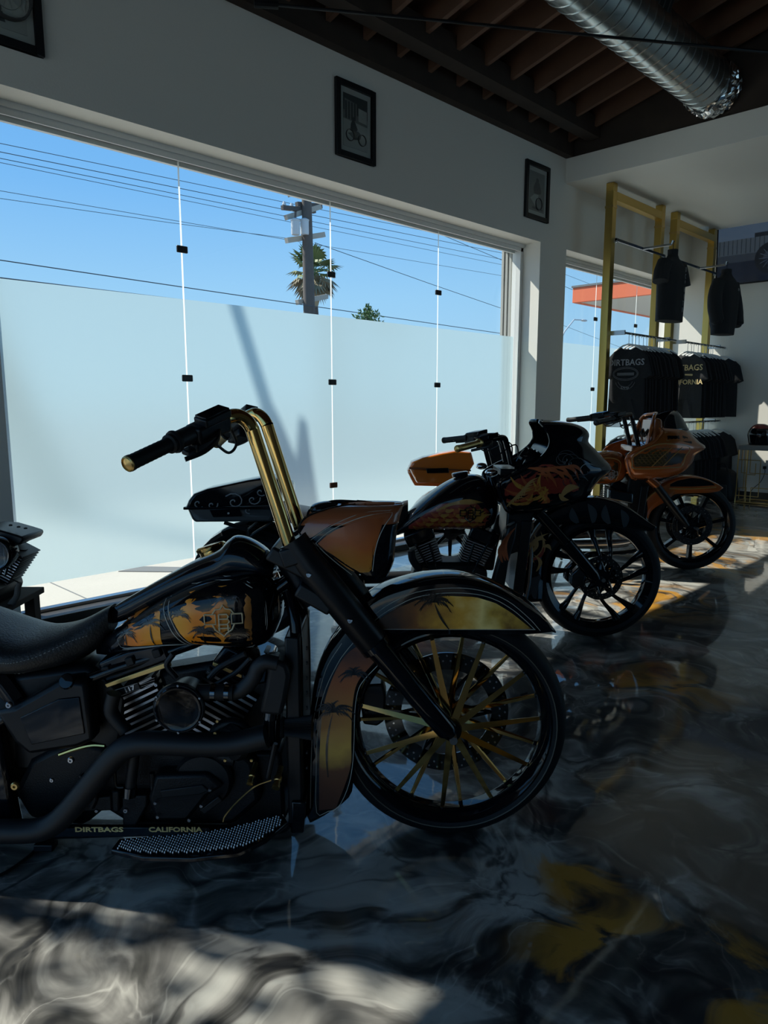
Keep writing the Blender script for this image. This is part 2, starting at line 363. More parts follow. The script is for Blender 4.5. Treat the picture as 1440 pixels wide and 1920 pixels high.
for a, b in (((XR, YF, -0.1), (XR+0.2, 6.6, 6.9)), ((XR, 10.8, -0.1), (XR+0.2, YB, 6.9)), ((XR, 6.6, 3.5), (XR+0.2, 10.8, 6.9))):
    o = bbox(a, b, 'wall_section', mat('wall_charcoal', (0.13, 0.13, 0.13), 0.7)); o.parent = wr; o.location = (-XR, 0, 0)
o = bbox((XR+0.09, 6.6, -0.1), (XR+0.1, 10.8, 3.5), 'pane', 'clear_glass'); o.parent = wr; o.location = (-XR, 0, 0)  # unseen pane, added so sky light brightens the racks and soffit
wf = struct(empty('wall_front', (0, YF, 0)), 'front wall with a wide window added to bring in light from behind the camera')
for a, b in (((XO, YF-0.2, 0), (-4.2, YF, 6.9)), ((4.4, YF-0.2, 0), (XR, YF, 6.9)), ((-4.2, YF-0.2, 4.0), (4.4, YF, 6.9))):
    o = bbox(a, b, 'wall_section', 'wall_grey'); o.parent = wf; o.location = (0, -YF, 0)
o = bbox((XI + 0.001, 7.48, 0), (XI + 0.012, YB, 0.001), 'shim', 'wall_paint'); bpy.data.objects.remove(o)
# baseboard on the back wall
struct(bbox((-4.3, YB - 0.015, 0), (XR, YB, 0.11), 'baseboard_back', 'dark_frame', bevel=0.003), 'dark baseboard along the back wall')
# ---- windows
def sheet(x, y0, y1, z0, z1):      # adhesive film on the glass
    return MB().add([(x,y0,z0),(x,y1,z0),(x,y1,z1),(x,y0,z1)], [(0,1,2,3)]).build('frosted_film', 'frosted_film')
def window(name, seams, y0, y1, film_y0, label, clips=True, film_z=2.11):
    W = struct(empty(name, (XG, y0, 0)), label)
    def put(o): o.parent = W; o.location = (-XG, -y0, 0); return o
    put(bbox((XG-0.06, y0, 0), (XI-0.055, y1, 0.055), 'sill', 'dark_frame', bevel=0.004))
    put(bbox((XG+0.02, y0, 0.055), (XG+0.075, y1, 0.075), 'bottom_track', 'steel'))
    put(bbox((XG-0.06, y0, ZH-0.035), (XG+0.075, y1, ZH), 'head_track', 'frame_white'))
    put(bbox((XG-0.035, y0, ZH-0.055), (XG+0.03, y1, ZH-0.035), 'head_track', 'steel'))
    put(bbox((XG-0.05, y0, ZH-0.085), (XG-0.02, y1, ZH-0.055), 'head_track', 'frame_white'))
    put(bbox((XG+0.045, y0, ZH-0.075), (XG+0.06, y1, ZH-0.035), 'head_track', 'frame_white'))
    for yy in (y0, y1 - 0.05):
        put(bbox((XG-0.05, yy, 0.055), (XG+0.06, yy+0.05, ZH-0.035), 'jamb', 'frame_white', bevel=0.004))
    ed = [film_y0] + seams + [y1 - 0.05]
    for a, b in zip(ed, ed[1:]):
        p = put(bbox((XG-0.005, a+0.004, 0.06), (XG+0.005, b-0.004, ZH-0.05), 'pane', 'clear_glass'))
        fend = b - 0.022 if b == ed[-1] else b - 0.006
        f = sheet(XG+0.0065, a+0.006, fend, 0.225, film_z); f.parent = p
    for s_ in seams:
        q_ = MB().add([(XG+0.008, s_-0.0065, 0.06), (XG+0.008, s_+0.0065, 0.06), (XG+0.008, s_+0.0065, ZH-0.05), (XG+0.008, s_-0.0065, ZH-0.05)], [(0,1,2,3)]).build('seal_strip', 'clear_seal'); put(q_)
        if clips:
            for z in (2.45, 1.555, 0.66):
                if z < 1 and s_ < 4: continue
                put(MB().box((XG+0.006, s_-0.042, z-0.024), (XG+0.024, s_+0.042, z+0.024)).build('clip', 'clip_brown' if z < 1 and s_ < 5 else 'clip_black', bevel=0.006))
    return W, put
W1, put1 = window('window_1', [2.75, 4.15, 5.55], 1.42, 6.94, 1.46, 'wide shop window with frosted lower panes between pier and column')
# ribbed metal trim on the outer face of the column's reveal
for i in range(3):
    put1(bbox((XO+0.005+0.045*i, 6.905+0.008*i, 0.0), (XO+0.04+0.045*i, 6.94, ZH), 'reveal_trim', mat('leaf_frame', (0.36, 0.36, 0.33), 0.5), bevel=0.004))
W2, put2 = window('window_2', [8.70, 9.85], 7.48, 11.0, 7.53, 'shop window behind the clothes racks')
W3 = struct(empty('added_light_window', (XG, -4.6, 0)), 'tall clear window on the near side, out of the picture, added to put sun on the floor')
for a, b_, nm, m_ in (((XG-.005,-4.55,.06),(XG+.005,-.53,4.10),'pane','clear_glass'), ((XG-.05,-4.6,0),(XG+.05,-.48,.06),'sill','dark_frame'), ((XG-.05,-4.6,4.10),(XG+.05,-.48,4.15),'head_track','frame_white'), ((XG-.05,-.53,.06),(XG+.05,-.48,4.10),'jamb','frame_white'), ((XG-.05,-4.6,.06),(XG+.05,-4.55,4.10),'jamb','frame_white')):
    o = bbox(a, b_, nm, m_); o.parent = W3; o.location = (-XG, 4.6, 0)  # unseen opening, added and sized so sun reaches the foreground floor
g = bbox((-4.2, YF-0.1, 0.0), (4.4, YF-0.09, 4.0), 'pane', 'clear_glass'); g.parent = wf; g.location = (0, -YF, 0)  # unseen glazing, added as a daylight source for camera-facing surfaces
# ---- ceiling: boards on rafters that rise from the wall, a white soffit over the racks
ceil = struct(empty('ceiling', (0, 0, 4.2)), 'dark timber rafter ceiling')
def cput(o): o.parent = ceil; o.location = (0, 0, -4.2); return o
ZR, SL = 4.24, 0.25
def zr(x): return ZR + SL * (x + 4.1)
cput(bbox((XI, YF, 4.05), (XI+0.09, 7.40, 4.55), 'ledger_beam', 'wood_dark'))
cput(bbox((XI+0.25, YF, 4.17), (XI+0.40, 7.40, 4.36), 'beam', 'wood_dark'))
raf = None
ys = [7.30 - 0.385 * i for i in range(31)]
for y in ys:
    if raf is None:
        mb = MB(); x0, x1 = XI, XR
        mb.add([(x0,-0.022,zr(x0)),(x1,-0.022,zr(x1)),(x1,0.022,zr(x1)),(x0,0.022,zr(x0)),(x0,-0.022,zr(x0)+0.24),(x1,-0.022,zr(x1)+0.24),(x1,0.022,zr(x1)+0.24),(x0,0.022,zr(x0)+0.24)],
               [(0,3,2,1),(4,5,6,7),(0,1,5,4),(1,2,6,5),(2,3,7,6),(3,0,4,7)])
        raf = mb.build('rafter', 'wood', smooth=False); q = raf
    else:
        q = raf.copy(); COL.objects.link(q)
    q.parent = ceil; q.location = (0, y, -4.2)
# roof boards on top of the rafters, each one running along the wall
nb = 40; bw = (XR - XI) / nb
brd = None
for i in range(nb):
    xa = XI + i * bw
    if brd is None:
        mb = MB(); b2 = bw - 0.006
        mb.add([(0,YF,0),(b2,YF,b2*SL),(b2,YB,b2*SL),(0,YB,0),(0,YF,0.03),(b2,YF,b2*SL+0.03),(b2,YB,b2*SL+0.03),(0,YB,0.03)],
               [(0,3,2,1),(4,5,6,7),(0,1,5,4),(1,2,6,5),(2,3,7,6),(3,0,4,7)])
        brd = mb.build('roof_board', 'wood', smooth=False); q = brd
    else:
        q = brd.copy(); COL.objects.link(q)
    q.parent = ceil; q.location = (xa, 0, zr(xa) + 0.242 - 4.2)
mb = MB(); mb.add([(XI-0.1,YF,zr(XI)+0.25),(XR,YF,zr(XR)+0.29),(XR,YB,zr(XR)+0.29),(XI-0.1,YB,zr(XI)+0.25),(XI-0.1,YF,zr(XI)+0.38),(XR,YF,zr(XR)+0.42),(XR,YB,zr(XR)+0.42),(XI-0.1,YB,zr(XI)+0.38)],
               [(0,3,2,1),(4,5,6,7),(0,1,5,4),(1,2,6,5),(2,3,7,6),(3,0,4,7)])
cput(mb.build('roof_deck', 'wood_dark', smooth=False))
cput(bbox((XI, 7.40, 3.79), (XR, YB, 4.05), 'soffit', 'wall_paint', bevel=0.004))
cput(bbox((XI, 7.42, 4.05), (XR, 7.5, 6.9), 'upper_wall', 'wood_dark'))
# blocking pieces between the rafters
for i, y in enumerate(ys[:10]):
    for x in (-3.3, -2.2, -1.1):
        q = cput(bbox((x-0.02, y-0.363, zr(x)+0.09), (x+0.02, y-0.022, zr(x)+0.24), 'blocking', 'wood', None))
# ---- spiral duct along the ceiling
duct = tag(empty('air_duct', (-2.85, 5.2, 4.30)), 'round spiral galvanised air duct under the dark rafters', 'duct')
prof = []
y = -4.5
while y < 1.88:
    prof += [(0.222, y), (0.222, y+0.105), (0.2265, y+0.11), (0.2265, y+0.116), (0.222, y+0.123)]; y += 0.126
MB().lathe(prof, (0, 0, 0), (0, 1, 0), 40).build('tube', mat('galvanised', (0.50, 0.54, 0.54), 0.26, metal=1.0), duct)
for k in range(0):
    pass
mb = MB(); rnd = random.Random(3); R_ = []
for i in range(15):
    t = i / 14; R_.append([Vector((math.cos(a)*(0.235+rnd.uniform(-.022,.022)) , 1.93 + t*0.25 + rnd.uniform(-.012,.012), math.sin(a)*(0.235+rnd.uniform(-.022,.022)))) for a in [2*math.pi*j/48 for j in range(48)]])
mb.loft(R_, True, True).build('foil_collar', mat('foil', (0.72, 0.73, 0.72), 0.16, metal=1.0), duct, smooth=False)
gr = MB().obox((0.20, 0.35, 0.06), (0.012, 0, -0.03), (0, 0.28, 0), (0.04, 0, 0.11)).build('grille', 'satin_black', duct, bevel=0.004)
for k in range(7):
    q = MB().obox((0.215, 0.12+0.077*k, 0.055), (0.006, 0, -0.012), (0, 0.006, 0), (0.035, 0, 0.095)).build('slat', 'dark_frame', gr); q.parent = gr
# ---- tie cable across the ceiling
a, b = Vector((-4.35, 2.95, 4.0)), Vector((-1.0, 7.62, 4.0))
a = on_z(505, 8, 4.0); b = on_z(1440, 98, 4.0); b2 = b + (b - a) * 0.25
cab = tag(empty('ceiling_tie_rod', a), 'thin black tie rod slung across under the rafters', 'rod')
MB().tube([(0,0,0), b2 - a], 0.011, 8).build('rod', 'satin_black', cab)
MB().tube([(-0.06,-0.08,0.0), (0.03,0.05,0.005)], 0.028, 10).build('end_fitting', 'satin_black', cab)
# ---- framed pictures on the wall above the window
def picture(yc, zc, w, h, label, kind):
    P = tag(empty('framed_picture', (XI, yc, zc)), label, 'picture', 'framed motorcycle photographs above the window')
    fw = 0.045
    mb = MB()
    for a, b in (((0,-w/2,-h/2),(0.03,-w/2+fw,h/2)), ((0,w/2-fw,-h/2),(0.03,w/2,h/2)), ((0,-w/2+fw,-h/2),(0.03,w/2-fw,-h/2+fw)), ((0,-w/2+fw,h/2-fw),(0.03,w/2-fw,h/2))): mb.box(a, b)
    mb.build('frame', 'satin_black', P, bevel=0.003)
    bbox((0.001,-w/2+fw,-h/2+fw), (0.010,w/2-fw,h/2-fw), 'mat_board', 'paper', P)
    iw, ih = w - 2*fw - 0.075, h - 2*fw - 0.085
    ph = bbox((0.010,-iw/2,-ih/2), (0.0115,iw/2,ih/2), 'photograph', 'photo_mid', P)
    def flat(pts, m, x=0.0120):
        mb = MB(); n = len(pts); mb.add([(x, q[0]*iw, q[1]*ih) for q in pts] + [(x+0.0004, q[0]*iw, q[1]*ih) for q in pts], [tuple(range(n)), tuple(range(n, 2*n))] + [(i, (i+1) % n, (i+1) % n + n, i+n) for i in range(n)])
        return mb.build('print_shape', m, ph, smooth=False)
    def ring(cy, cz, r, m, th=0.012, x=0.0128):
        mb = MB(); mb.tube([(x, cy*iw + math.cos(t)*r, cz*ih + math.sin(t)*r) for t in [2*math.pi*i/24 for i in range(25)]], th, 6, flat=(0.2, 1)); mb.build('print_wheel', m, ph)
    if kind == 'rider':
        flat([(-.5,.18),(.5,.12),(.5,.5),(-.5,.5)], 'photo_dark'); flat([(-.45,.02),(.05,0),(.05,.36),(-.45,.40)], 'photo_mid', .0124); flat([(.12,.05),(.47,.03),(.47,.28),(.12,.30)], 'photo_light', .0124)
        for k in range(4): flat([(-.42+.12*k,.03),(-.36+.12*k,.03),(-.36+.12*k,.36),(-.42+.12*k,.36)], 'photo_dark', .0126)
        flat([(-.5,-.5),(.5,-.5),(.5,-.02),(-.5,.02)], 'photo_light', .0121)
        ring(-.24,-.27,.042,'photo_dark'); ring(.26,-.30,.042,'photo_dark')
        flat([(-.32,-.24),(-.05,-.33),(.18,-.30),(.24,-.20),(.1,-.15),(-.1,-.19)], 'photo_dark', .0127)
        flat([(-.22,-.18),(-.02,-.22),(.08,-.12),(0,-.02),(-.06,.03),(-.14,.03),(-.2,-.05)], 'photo_dark', .0129); flat([(-.14,.03),(-.04,.03),(-.03,.075),(-.09,.10),(-.15,.075)], 'photo_dark', .0129)
    elif kind == 'stand':
        flat([(-.2,-.05),(.15,-.05),(.28,0),(.2,.14),(.14,.24),(-.12,.24),(-.24,.1)], 'photo_dark', .0124); flat([(-.1,.24),(.08,.24),(.09,.32),(0,.36),(-.09,.32)], 'photo_dark', .0124)
        ring(.12,-.30,.06,'photo_dark'); flat([(-.45,-.2),(-.1,-.38),(.05,-.2),(.1,-.06),(-.2,-.08)], 'photo_light', .0124); flat([(-.3,-.45),(.4,-.45),(.36,-.40),(-.3,-.40)], 'photo_dark', .0123)
    else:
        flat([(-.5,-.5),(.5,-.5),(.5,.5),(-.5,.5)], 'photo_light', .0119)
        ring(.17,-.05,.125,'photo_dark',.035); ring(.17,-.05,.075,'photo_mid',.006)
        for k in range(10):
            t = k*math.pi/5; cy, cz = .17*iw, -.05*ih
            MB().tube([(0.0131, cy, cz), (0.0131, cy+.1*math.cos(t), cz+.1*math.sin(t))], 0.003, 5).build('print_spoke', 'photo_light', ph)
        flat([(-.5,-.42),(.12,-.42),(.02,-.1),(-.1,.2),(-.5,.3)], 'photo_dark', .0125); flat([(-.10,-.3),(-.04,-.3),(.02,.4),(-.05,.4)], 'photo_mid', .0132)
    bbox((0.0165,-w/2+fw,-h/2+fw), (0.0180,w/2-fw,h/2-fw), 'glazing', 'clear_glass', P)
    return P
picture(4.185, 3.585, 0.43, 0.565, 'framed black-and-white photo of a motorcycle rider above the middle of the window', 'rider')
picture(6.825, 3.585, 0.45, 0.565, 'framed grey photo of a standing figure near the column', 'stand')
picture(1.54, 3.585, 0.46, 0.57, 'framed photo of a motorcycle wheel cut off by the top left corner', 'wheel')
# ================================================================== OUTSIDE
struct(bbox((-9.5, -14, -0.16), (XO + 0.02, 60, -0.02), 'pavement', 'concrete'), 'sunlit pale pavement outside the window')
struct(bbox((-90, -60, -0.30), (-9.5, 120, -0.17), 'street', 'asphalt'), 'street beyond the pavement')
mb = MB()
for y in (2.05, 4.4, 6.9): mb.box((-9.5, y, -0.02), (XO, y+0.012, -0.0185))
mb.box((-6.6, -5, -0.02), (-6.588, 30, -0.0185))
j = mb.build('pavement_joint', 'concrete_dark', smooth=False); j.parent = bpy.data.objects['pavement']
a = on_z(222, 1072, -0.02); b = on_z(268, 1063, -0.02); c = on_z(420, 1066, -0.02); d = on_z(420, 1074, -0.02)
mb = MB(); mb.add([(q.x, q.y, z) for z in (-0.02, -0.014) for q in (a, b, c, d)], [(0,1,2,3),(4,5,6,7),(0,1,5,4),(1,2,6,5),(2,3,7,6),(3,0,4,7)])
o = mb.build('painted_shadow_strip', 'concrete_dark', smooth=False); o.parent = bpy.data.objects['pavement']  # dark slab that paints in a shadow band on the pavement
struct(bbox((XO + 0.02, -14, -0.16), (14, YF - 0.2, -0.02), 'forecourt', 'concrete'), 'sunlit pavement in front of the shop, behind the camera')
# ---- utility pole with crossarms and two transformers
PX = -20.0
base = on_x(580, 590, PX)
up = tag(empty('utility_pole', (PX, base.y, -0.2)), 'dark wooden utility pole with crossarms and two grey transformers behind the glass', 'pole')
MB().tube([(0,0,0), (0.0,0.0,4.6), (-0.03,-0.06,12.5)], [0.25, 0.21, 0.13], 12).build('pole', 'pole_wood', up)
def arm(xa, ya, xb, yb, r, m='arm_wood'):
    P = on_x(xa, ya, PX - 0.2); Q = on_x(xb, yb, PX - 0.2); o0 = Vector((PX, base.y, -0.2)); dd = (Q - P)
    n = Vector((1, 0, 0)); return MB().obox((P+Q)/2 - o0, dd/2, n*r, dd.normalized().cross(n)*r).build('crossarm', m, up)
arm(556, 383, 602, 387, 0.075, 'pole_wood'); arm(529, 389, 590, 396, 0.07, 'pole_wood'); arm(536, 408, 600, 388, 0.085)
arm(537, 451, 607, 440, 0.085); arm(557, 567, 612, 556, 0.085); arm(541, 367, 555, 362, 0.05)
for x, y in ((533, 393), (547, 396), (593, 378), (560, 398)):
    P = on_x(x, y, PX - 0.2) - Vector((PX, base.y, -0.2))
    MB().lathe([(0.03,0),(0.07,0.05),(0.04,0.1),(0.07,0.16),(0.04,0.26)], P, (0,0,1), 8).build('insulator', 'transformer_grey', up)
for x in (554, 571):
    P = on_x(x, 426, PX + 0.05) - Vector((PX, base.y, -0.2))
    t = MB().lathe([(0.0,-0.25),(0.135,-0.25),(0.15,-0.2),(0.15,0.2),(0.165,0.2),(0.165,0.24),(0.08,0.29),(0,0.3)], P, (0,0,1), 16).build('transformer', 'transformer_grey', up)
    MB().tube([P+Vector((0,0,.3)), P+Vector((0,0.02,.5))], 0.04, 6).build('bushing', 'pole_wood', t)
# ---- overhead wires
wi = 0
for (x0, y0, x1, y1, xp, r) in ((0, 268, 960, 466, -20.4, .014), (0, 284, 960, 478, -20.4, .016), (0, 296, 960, 490, -20.2, .014), (0, 304, 960, 500, -20.2, .012),
                             (0, 357, 960, 520, -20.6, .012), (0, 372, 540, 447, -20.6, .012), (0, 487, 960, 628, -19.6, .022), (0, 521, 700, 603, -19.4, .030), (590, 455, 960, 585, -20.2, .018), (700, 385, 960, 495, -19.9, .018), (1062, 515, 1140, 545, -30, .02), (1062, 612, 1140, 642, -30, .02)):
    P = on_x(x0, y0, xp); Q = on_x(x1, y1, xp); d = Q - P
    a, b = (P - d * 0.35, Q + d * 0.15) if x0 < 500 and x1 > 700 else (P - d * (1.2 if x0 > 650 else 0), Q + d * (1.2 if x0 > 650 else 0))
    o = MB().tube([a, (a+b)/2 - Vector((0,0,0.02)), b], r*.62, 5).build('overhead_wire', 'wire')
    tag(o, ['highest overhead wire crossing the sky','second overhead wire from the top','third overhead wire from the top','fourth overhead wire from the top','fifth overhead wire from the top','thin wire ending at the lower crossarm of the pole','thick wire sloping past the palm crown','lowest dark wire running just above the frosted film','wire dropping right from the pole with a splice','short wire at the upper right of the big window','upper wire in the window behind the clothes racks','lower wire in the window behind the clothes racks'][wi], 'wire', 'overhead wires'); wi += 1
# ---- palm trees
def fan_palm(name, base, top, rtrunk, size, label, seed, n=34):
    rnd = random.Random(seed); base = Vector(base); top = Vector(top)
    T = tag(empty(name, base), label, 'palm tree')
    ax = top - base
    MB().tube([ax * t + Vector((0, 0, 0)) for t in (0, .25, .5, .75, 1)], [rtrunk*1.2, rtrunk, rtrunk*.9, rtrunk*.85, rtrunk*.9], 10).build('trunk', 'pole_wood', T)
    sk = MB().tube([ax*1.0 + Vector((0,0,-size*.95)), ax*1.0 + Vector((0,0,-size*.4)), ax], [size*.12, size*.30, size*.16], 12).build('dead_frond_skirt', 'palm_dry', T)
    for i in range(n):
        az = rnd.uniform(0, 2*math.pi); el = math.radians(rnd.uniform(-55, 80)) if i % 3 else math.radians(rnd.uniform(-70, -20))
        d = Vector((math.cos(az)*math.cos(el), math.sin(az)*math.cos(el), math.sin(el)))
        s_ = size * rnd.uniform(.8, 1.0); mb = MB(); mid = ax + d * s_ * .45
        mb.tube([ax, mid], size*.012, 4)
        side = d.cross(Vector((0,0,1))).normalized() if abs(d.z) < .98 else Vector((1,0,0)); nn = side.cross(d)
        for k in range(11):
            a = math.radians(-75 + 15*k); dd = (d*math.cos(a) + side*math.sin(a)).normalized()
            tip = mid + dd * s_ * .55 * (1 - .25*abs(a)) + Vector((0,0,-.10*s_)); m2 = mid + dd * s_ * .28; wv = side.cross(nn).cross(dd)
            wdt = nn.cross(dd).normalized() * s_ * .042
            mb.add([mid, m2 + wdt, tip, m2 - wdt, mid + nn*.01, m2 + wdt + nn*.01, tip, m2 - wdt + nn*.01], [(0,1,2,3),(4,5,6,7),(0,1,5,4),(0,3,7,4)])
        mb.build('frond', 'palm_green' if el > -0.3 else 'palm_dry', T, smooth=False)
    return T
pb = on_x(600, 590, -26); pt_ = on_x(587, 512, -26)
fan_palm('fan_palm', (pb.x, pb.y + .25, -0.3), (pt_.x, pt_.y, pt_.z), 0.13, 1.6, 'fan palm with a shaggy skirt standing behind the utility pole', 4, 54)
# an added, unseen leaning palm, shaped to throw the slanted shadow on the film
def film_cast(yf, zf, t): return Vector((XG, yf, zf)) - SUN_DIR * t
q0, q1 = film_cast(3.90, 0.10, 8.2), film_cast(3.05, 2.5, 8.8)
dirp = (q1 - q0); lam = (-0.05 - q0.z) / dirp.z
lb = q0 + dirp * lam
L = tag(empty('added_shadow_palm', lb), 'unseen leaning palm trunk added to cast the slanted shadow on the film', 'palm tree')
tp = q1 + dirp * 0.55
MB().tube([(0,0,0), (q0 - lb), (q0*.55 + q1*.45) - lb, (q0*.5 + q1*.5) - lb, (q0*.49+q1*.51) - lb, q1 - lb, tp - lb], [.30, .20, .095, .075, .060, .055, .05], 12).build('trunk', 'pole_wood', L)
MB().tube([film_cast(3.85, .35, 8.3) - lb, film_cast(3.83, .85, 8.3) - lb, film_cast(3.82, 1.22, 8.3) - lb], [.16, .09, .045], 8).build('side_stump', 'pole_wood', L)
mbk = MB()
for k in range(9):
    an = 2*math.pi*k/9; mbk.tube([tp - lb, tp - lb + Vector((math.cos(an)*.6, math.sin(an)*.6, .5)), tp - lb + Vector((math.cos(an)*1.3, math.sin(an)*1.3, .1))], [.03, .09, .01], 6, flat=(.2, 1))
mbk.build('crown', 'palm_green', L)
# ---- tree tip over the film edge
tb = on_x(687, 603, -15)
T = tag(empty('street_tree', (tb.x, tb.y, -0.05)), 'leafy treetop just showing above the frosted film', 'tree')
MB().tube([(0,0,0),(0.05,0,tb.z-.4),(0,0,tb.z+.4)], [.06,.04,.01], 8).build('trunk', 'pole_wood', T)
mb = MB(); rnd = random.Random(8)
for k in range(420):
    a = rnd.uniform(0, 2*math.pi); rr = rnd.uniform(0, .42) ; c = Vector((math.cos(a)*rr, math.sin(a)*rr + .05, tb.z + .50 - rr*.75 - rnd.random()*.35)); d = Vector((rnd.uniform(-1,1), rnd.uniform(-1,1), rnd.uniform(-.3,1))).normalized(); s_ = d.orthogonal().normalized()*.022
    mb.add([c, c+d*.06+s_, c+d*.13, c+d*.06-s_], [(0,1,2,3)])
o = mb.build('foliage', 'leaf_green', T, smooth=False); o['kind'] = 'stuff'
# ---- filling-station canopy with an orange fascia
YC = 20.7
P = on_y(1074, 540, YC); Q = on_y(1074, 568, YC)
C_ = tag(empty('canopy_building', (P.x, YC, -0.2)), 'orange-fascia flat canopy seen through the window behind the racks', 'building')
zt, zb = P.z + .2, Q.z + .2
MB().box((0, 0, zb), (7.5, 0.12, zt)).build('fascia', 'canopy_orange', C_, bevel=0.01)
MB().box((0.0, 0.12, zb), (0.12, 7, zt)).build('fascia', 'canopy_orange', C_)
MB().box((0.12, 0.12, zb+.03), (7.5, 7, zb+.10)).build('underside', 'canopy_under', C_)
MB().box((-0.03, -0.03, zt), (7.5, 7, zt+.06)).build('roof_edge', 'concrete_dark', C_)
for x, y in ((3.4, 3.0), (6.6, 3.0)): MB().box((x, y, 0), (x+.25, y+.25, zb+.03)).build('column', 'canopy_under', C_)
# ---- street lamp
lp = on_x(1090, 600, -25); l0 = on_x(1055, 618, -25)
S = tag(empty('street_lamp', (-25, l0.y, -0.2)), 'street lamp with a curved arm seen past the column', 'street lamp')
MB().tube([(0,0,0),(0,0,l0.z-.2),(0,.25,l0.z+.1),(0,(lp.y-l0.y)*.6,lp.z+.15),(0,lp.y-l0.y,lp.z+.2)], [.1,.06,.05,.045,.04], 8).build('mast', 'transformer_grey', S)
MB().sphere((0, lp.y-l0.y+.35, lp.z+.2), .35, 10, 6, (.5, 1, .22)).build('lamp_head', 'transformer_grey', S)

# ---- an added, unseen tree: leaves set along sun rays to soften the floor's sun edge
rnd = random.Random(12); nt_ = Vector((-6.6, -2.0, -0.05))
NT = tag(empty('added_shade_tree', nt_), 'unseen leafy tree added outside the near window to break up the sun on the floor', 'tree')
MB().tube([(0,0,0),(.05,.05,1.6),(.1,.1,3.0),(.1,.1,4.2)], [.09,.07,.055,.02], 10).build('trunk', 'pole_wood', NT)
mb = MB(); sd_ = SUN_DIR
for k_ in range(900):
    X_ = rnd.uniform(-2.6, -.6); de_ = -abs(rnd.gauss(0, .46)) + .16
    q = Vector((X_, -0.48 + .47 * (X_ + 5) + de_, 0)); t_ = (X_ + 5.5 + rnd.uniform(.1, 1.2)) / sd_.x
    c_ = q - sd_ * t_ - nt_; d_ = Vector((rnd.uniform(-1,1), rnd.uniform(-1,1), rnd.uniform(-1,1))).normalized(); n_ = d_.orthogonal().normalized(); L_ = rnd.uniform(.05, .12)
    mb.add([c_, c_ + d_*L_*.5 + n_*L_*.32, c_ + d_*L_, c_ + d_*L_*.5 - n_*L_*.32], [(0,1,2,3)])
o = mb.build('foliage', 'leaf_green', NT, smooth=False); o['kind'] = 'stuff'
for k_ in range(7):
    X_ = -2.4 + .28*k_; q = Vector((X_, -0.48 + .47*(X_+5) - .2, 0)) - sd_ * ((X_ + 6.0) / sd_.x) - nt_
    MB().tube([(.08,.08,2.2 + .2*k_), (Vector((.1,.1,3.0)) + q)/2, q], [.03,.02,.006], 6).build('branch', 'pole_wood', NT)
# ================================================================== MOTORCYCLES
class Bike:
    """a parked motorcycle: local x runs forward, local y to its left (away from us), z up"""
    def __init__(s, px, py, label, name='motorcycle'):
        s.o = on_z(px, py, 0); s.d = (s.o - EYE).dot(F0)
        s.root = tag(empty(name, s.o, TH), label, 'motorcycle', 'custom motorcycles parked along the window')
    def p(s, x, y, w=0.0):
        """(u, z) of a pixel measured on the plane w metres to the right of the bike's centre line"""
        P = on_d(x, y, s.d - w); return ((P - s.o).dot(RT), P.z)
    def v(s, x, y, w=0.0):
        u, z = s.p(x, y, w); return Vector((u, -w, z))
    def ps(s, pts, w=0.0, k=None):
        if k: pts = [(k[0] + a * k[2], k[1] + b * k[2]) for a, b in pts]
        return [s.p(x, y, w) for x, y in pts]
def K(x0, y0, sc): return (x0, y0, sc)
def crop(pts, k): return [(k[0] + a * k[2], k[1] + b * k[2]) for a, b in pts]
def bolt(c, r, m, parent, axis=(0, -1, 0), name='bolt'):
    return MB().lathe([(0, 0), (r, 0), (r, r*.6), (r*.75, r*.9), (r*.35, r*.9), (r*.35, r*.5), (0, r*.5)], c, axis, 10).build(name, m, parent)
class Body:
    """smooth pod lofted along x: stations (u, z_bottom, z_top, half_width); cross sections are superellipses"""
    def __init__(s, st, n=2.4, nb=None):
        s.st = sorted(st); s.n = n; s.us = [a[0] for a in s.st]
    def at(s, u):
        r = [interp(u, s.us, [a[i] for a in s.st]) for i in (1, 2, 3)]; return r
    def y(s, u, z):
        b, t, h = s.at(u); c = (b + t) / 2; k = min(0.999, abs((z - c) / max(1e-4, (t - b) / 2)))
        return -h * (1 - k ** s.n) ** (1 / s.n)
    def mesh(s, seg=28, div=4):
        us = []
        for a, b in zip(s.us, s.us[1:]): us += [a + (b - a) * k / div for k in range(div)]
        us.append(s.us[-1]); pts = smooth_path([(a[0], a[1], a[2]) for a in s.st], div); hw = smooth_path([(a[0], a[3], 0) for a in s.st], div)
        mb = MB(); rings = []
        for P, H in zip(pts, hw):
            u, b, t = P; h = max(H[1], 1e-3); c = (b + t) / 2; r = (t - b) / 2; ring = []
            for j in range(seg):
                a = 2 * math.pi * j / seg; ca, sa = math.cos(a), math.sin(a)
                ring.append((u, h * math.copysign(abs(ca) ** (2 / s.n), ca), c + r * math.copysign(abs(sa) ** (2 / s.n), sa)))
            rings.append(ring)
        return mb.loft(rings, True, True)
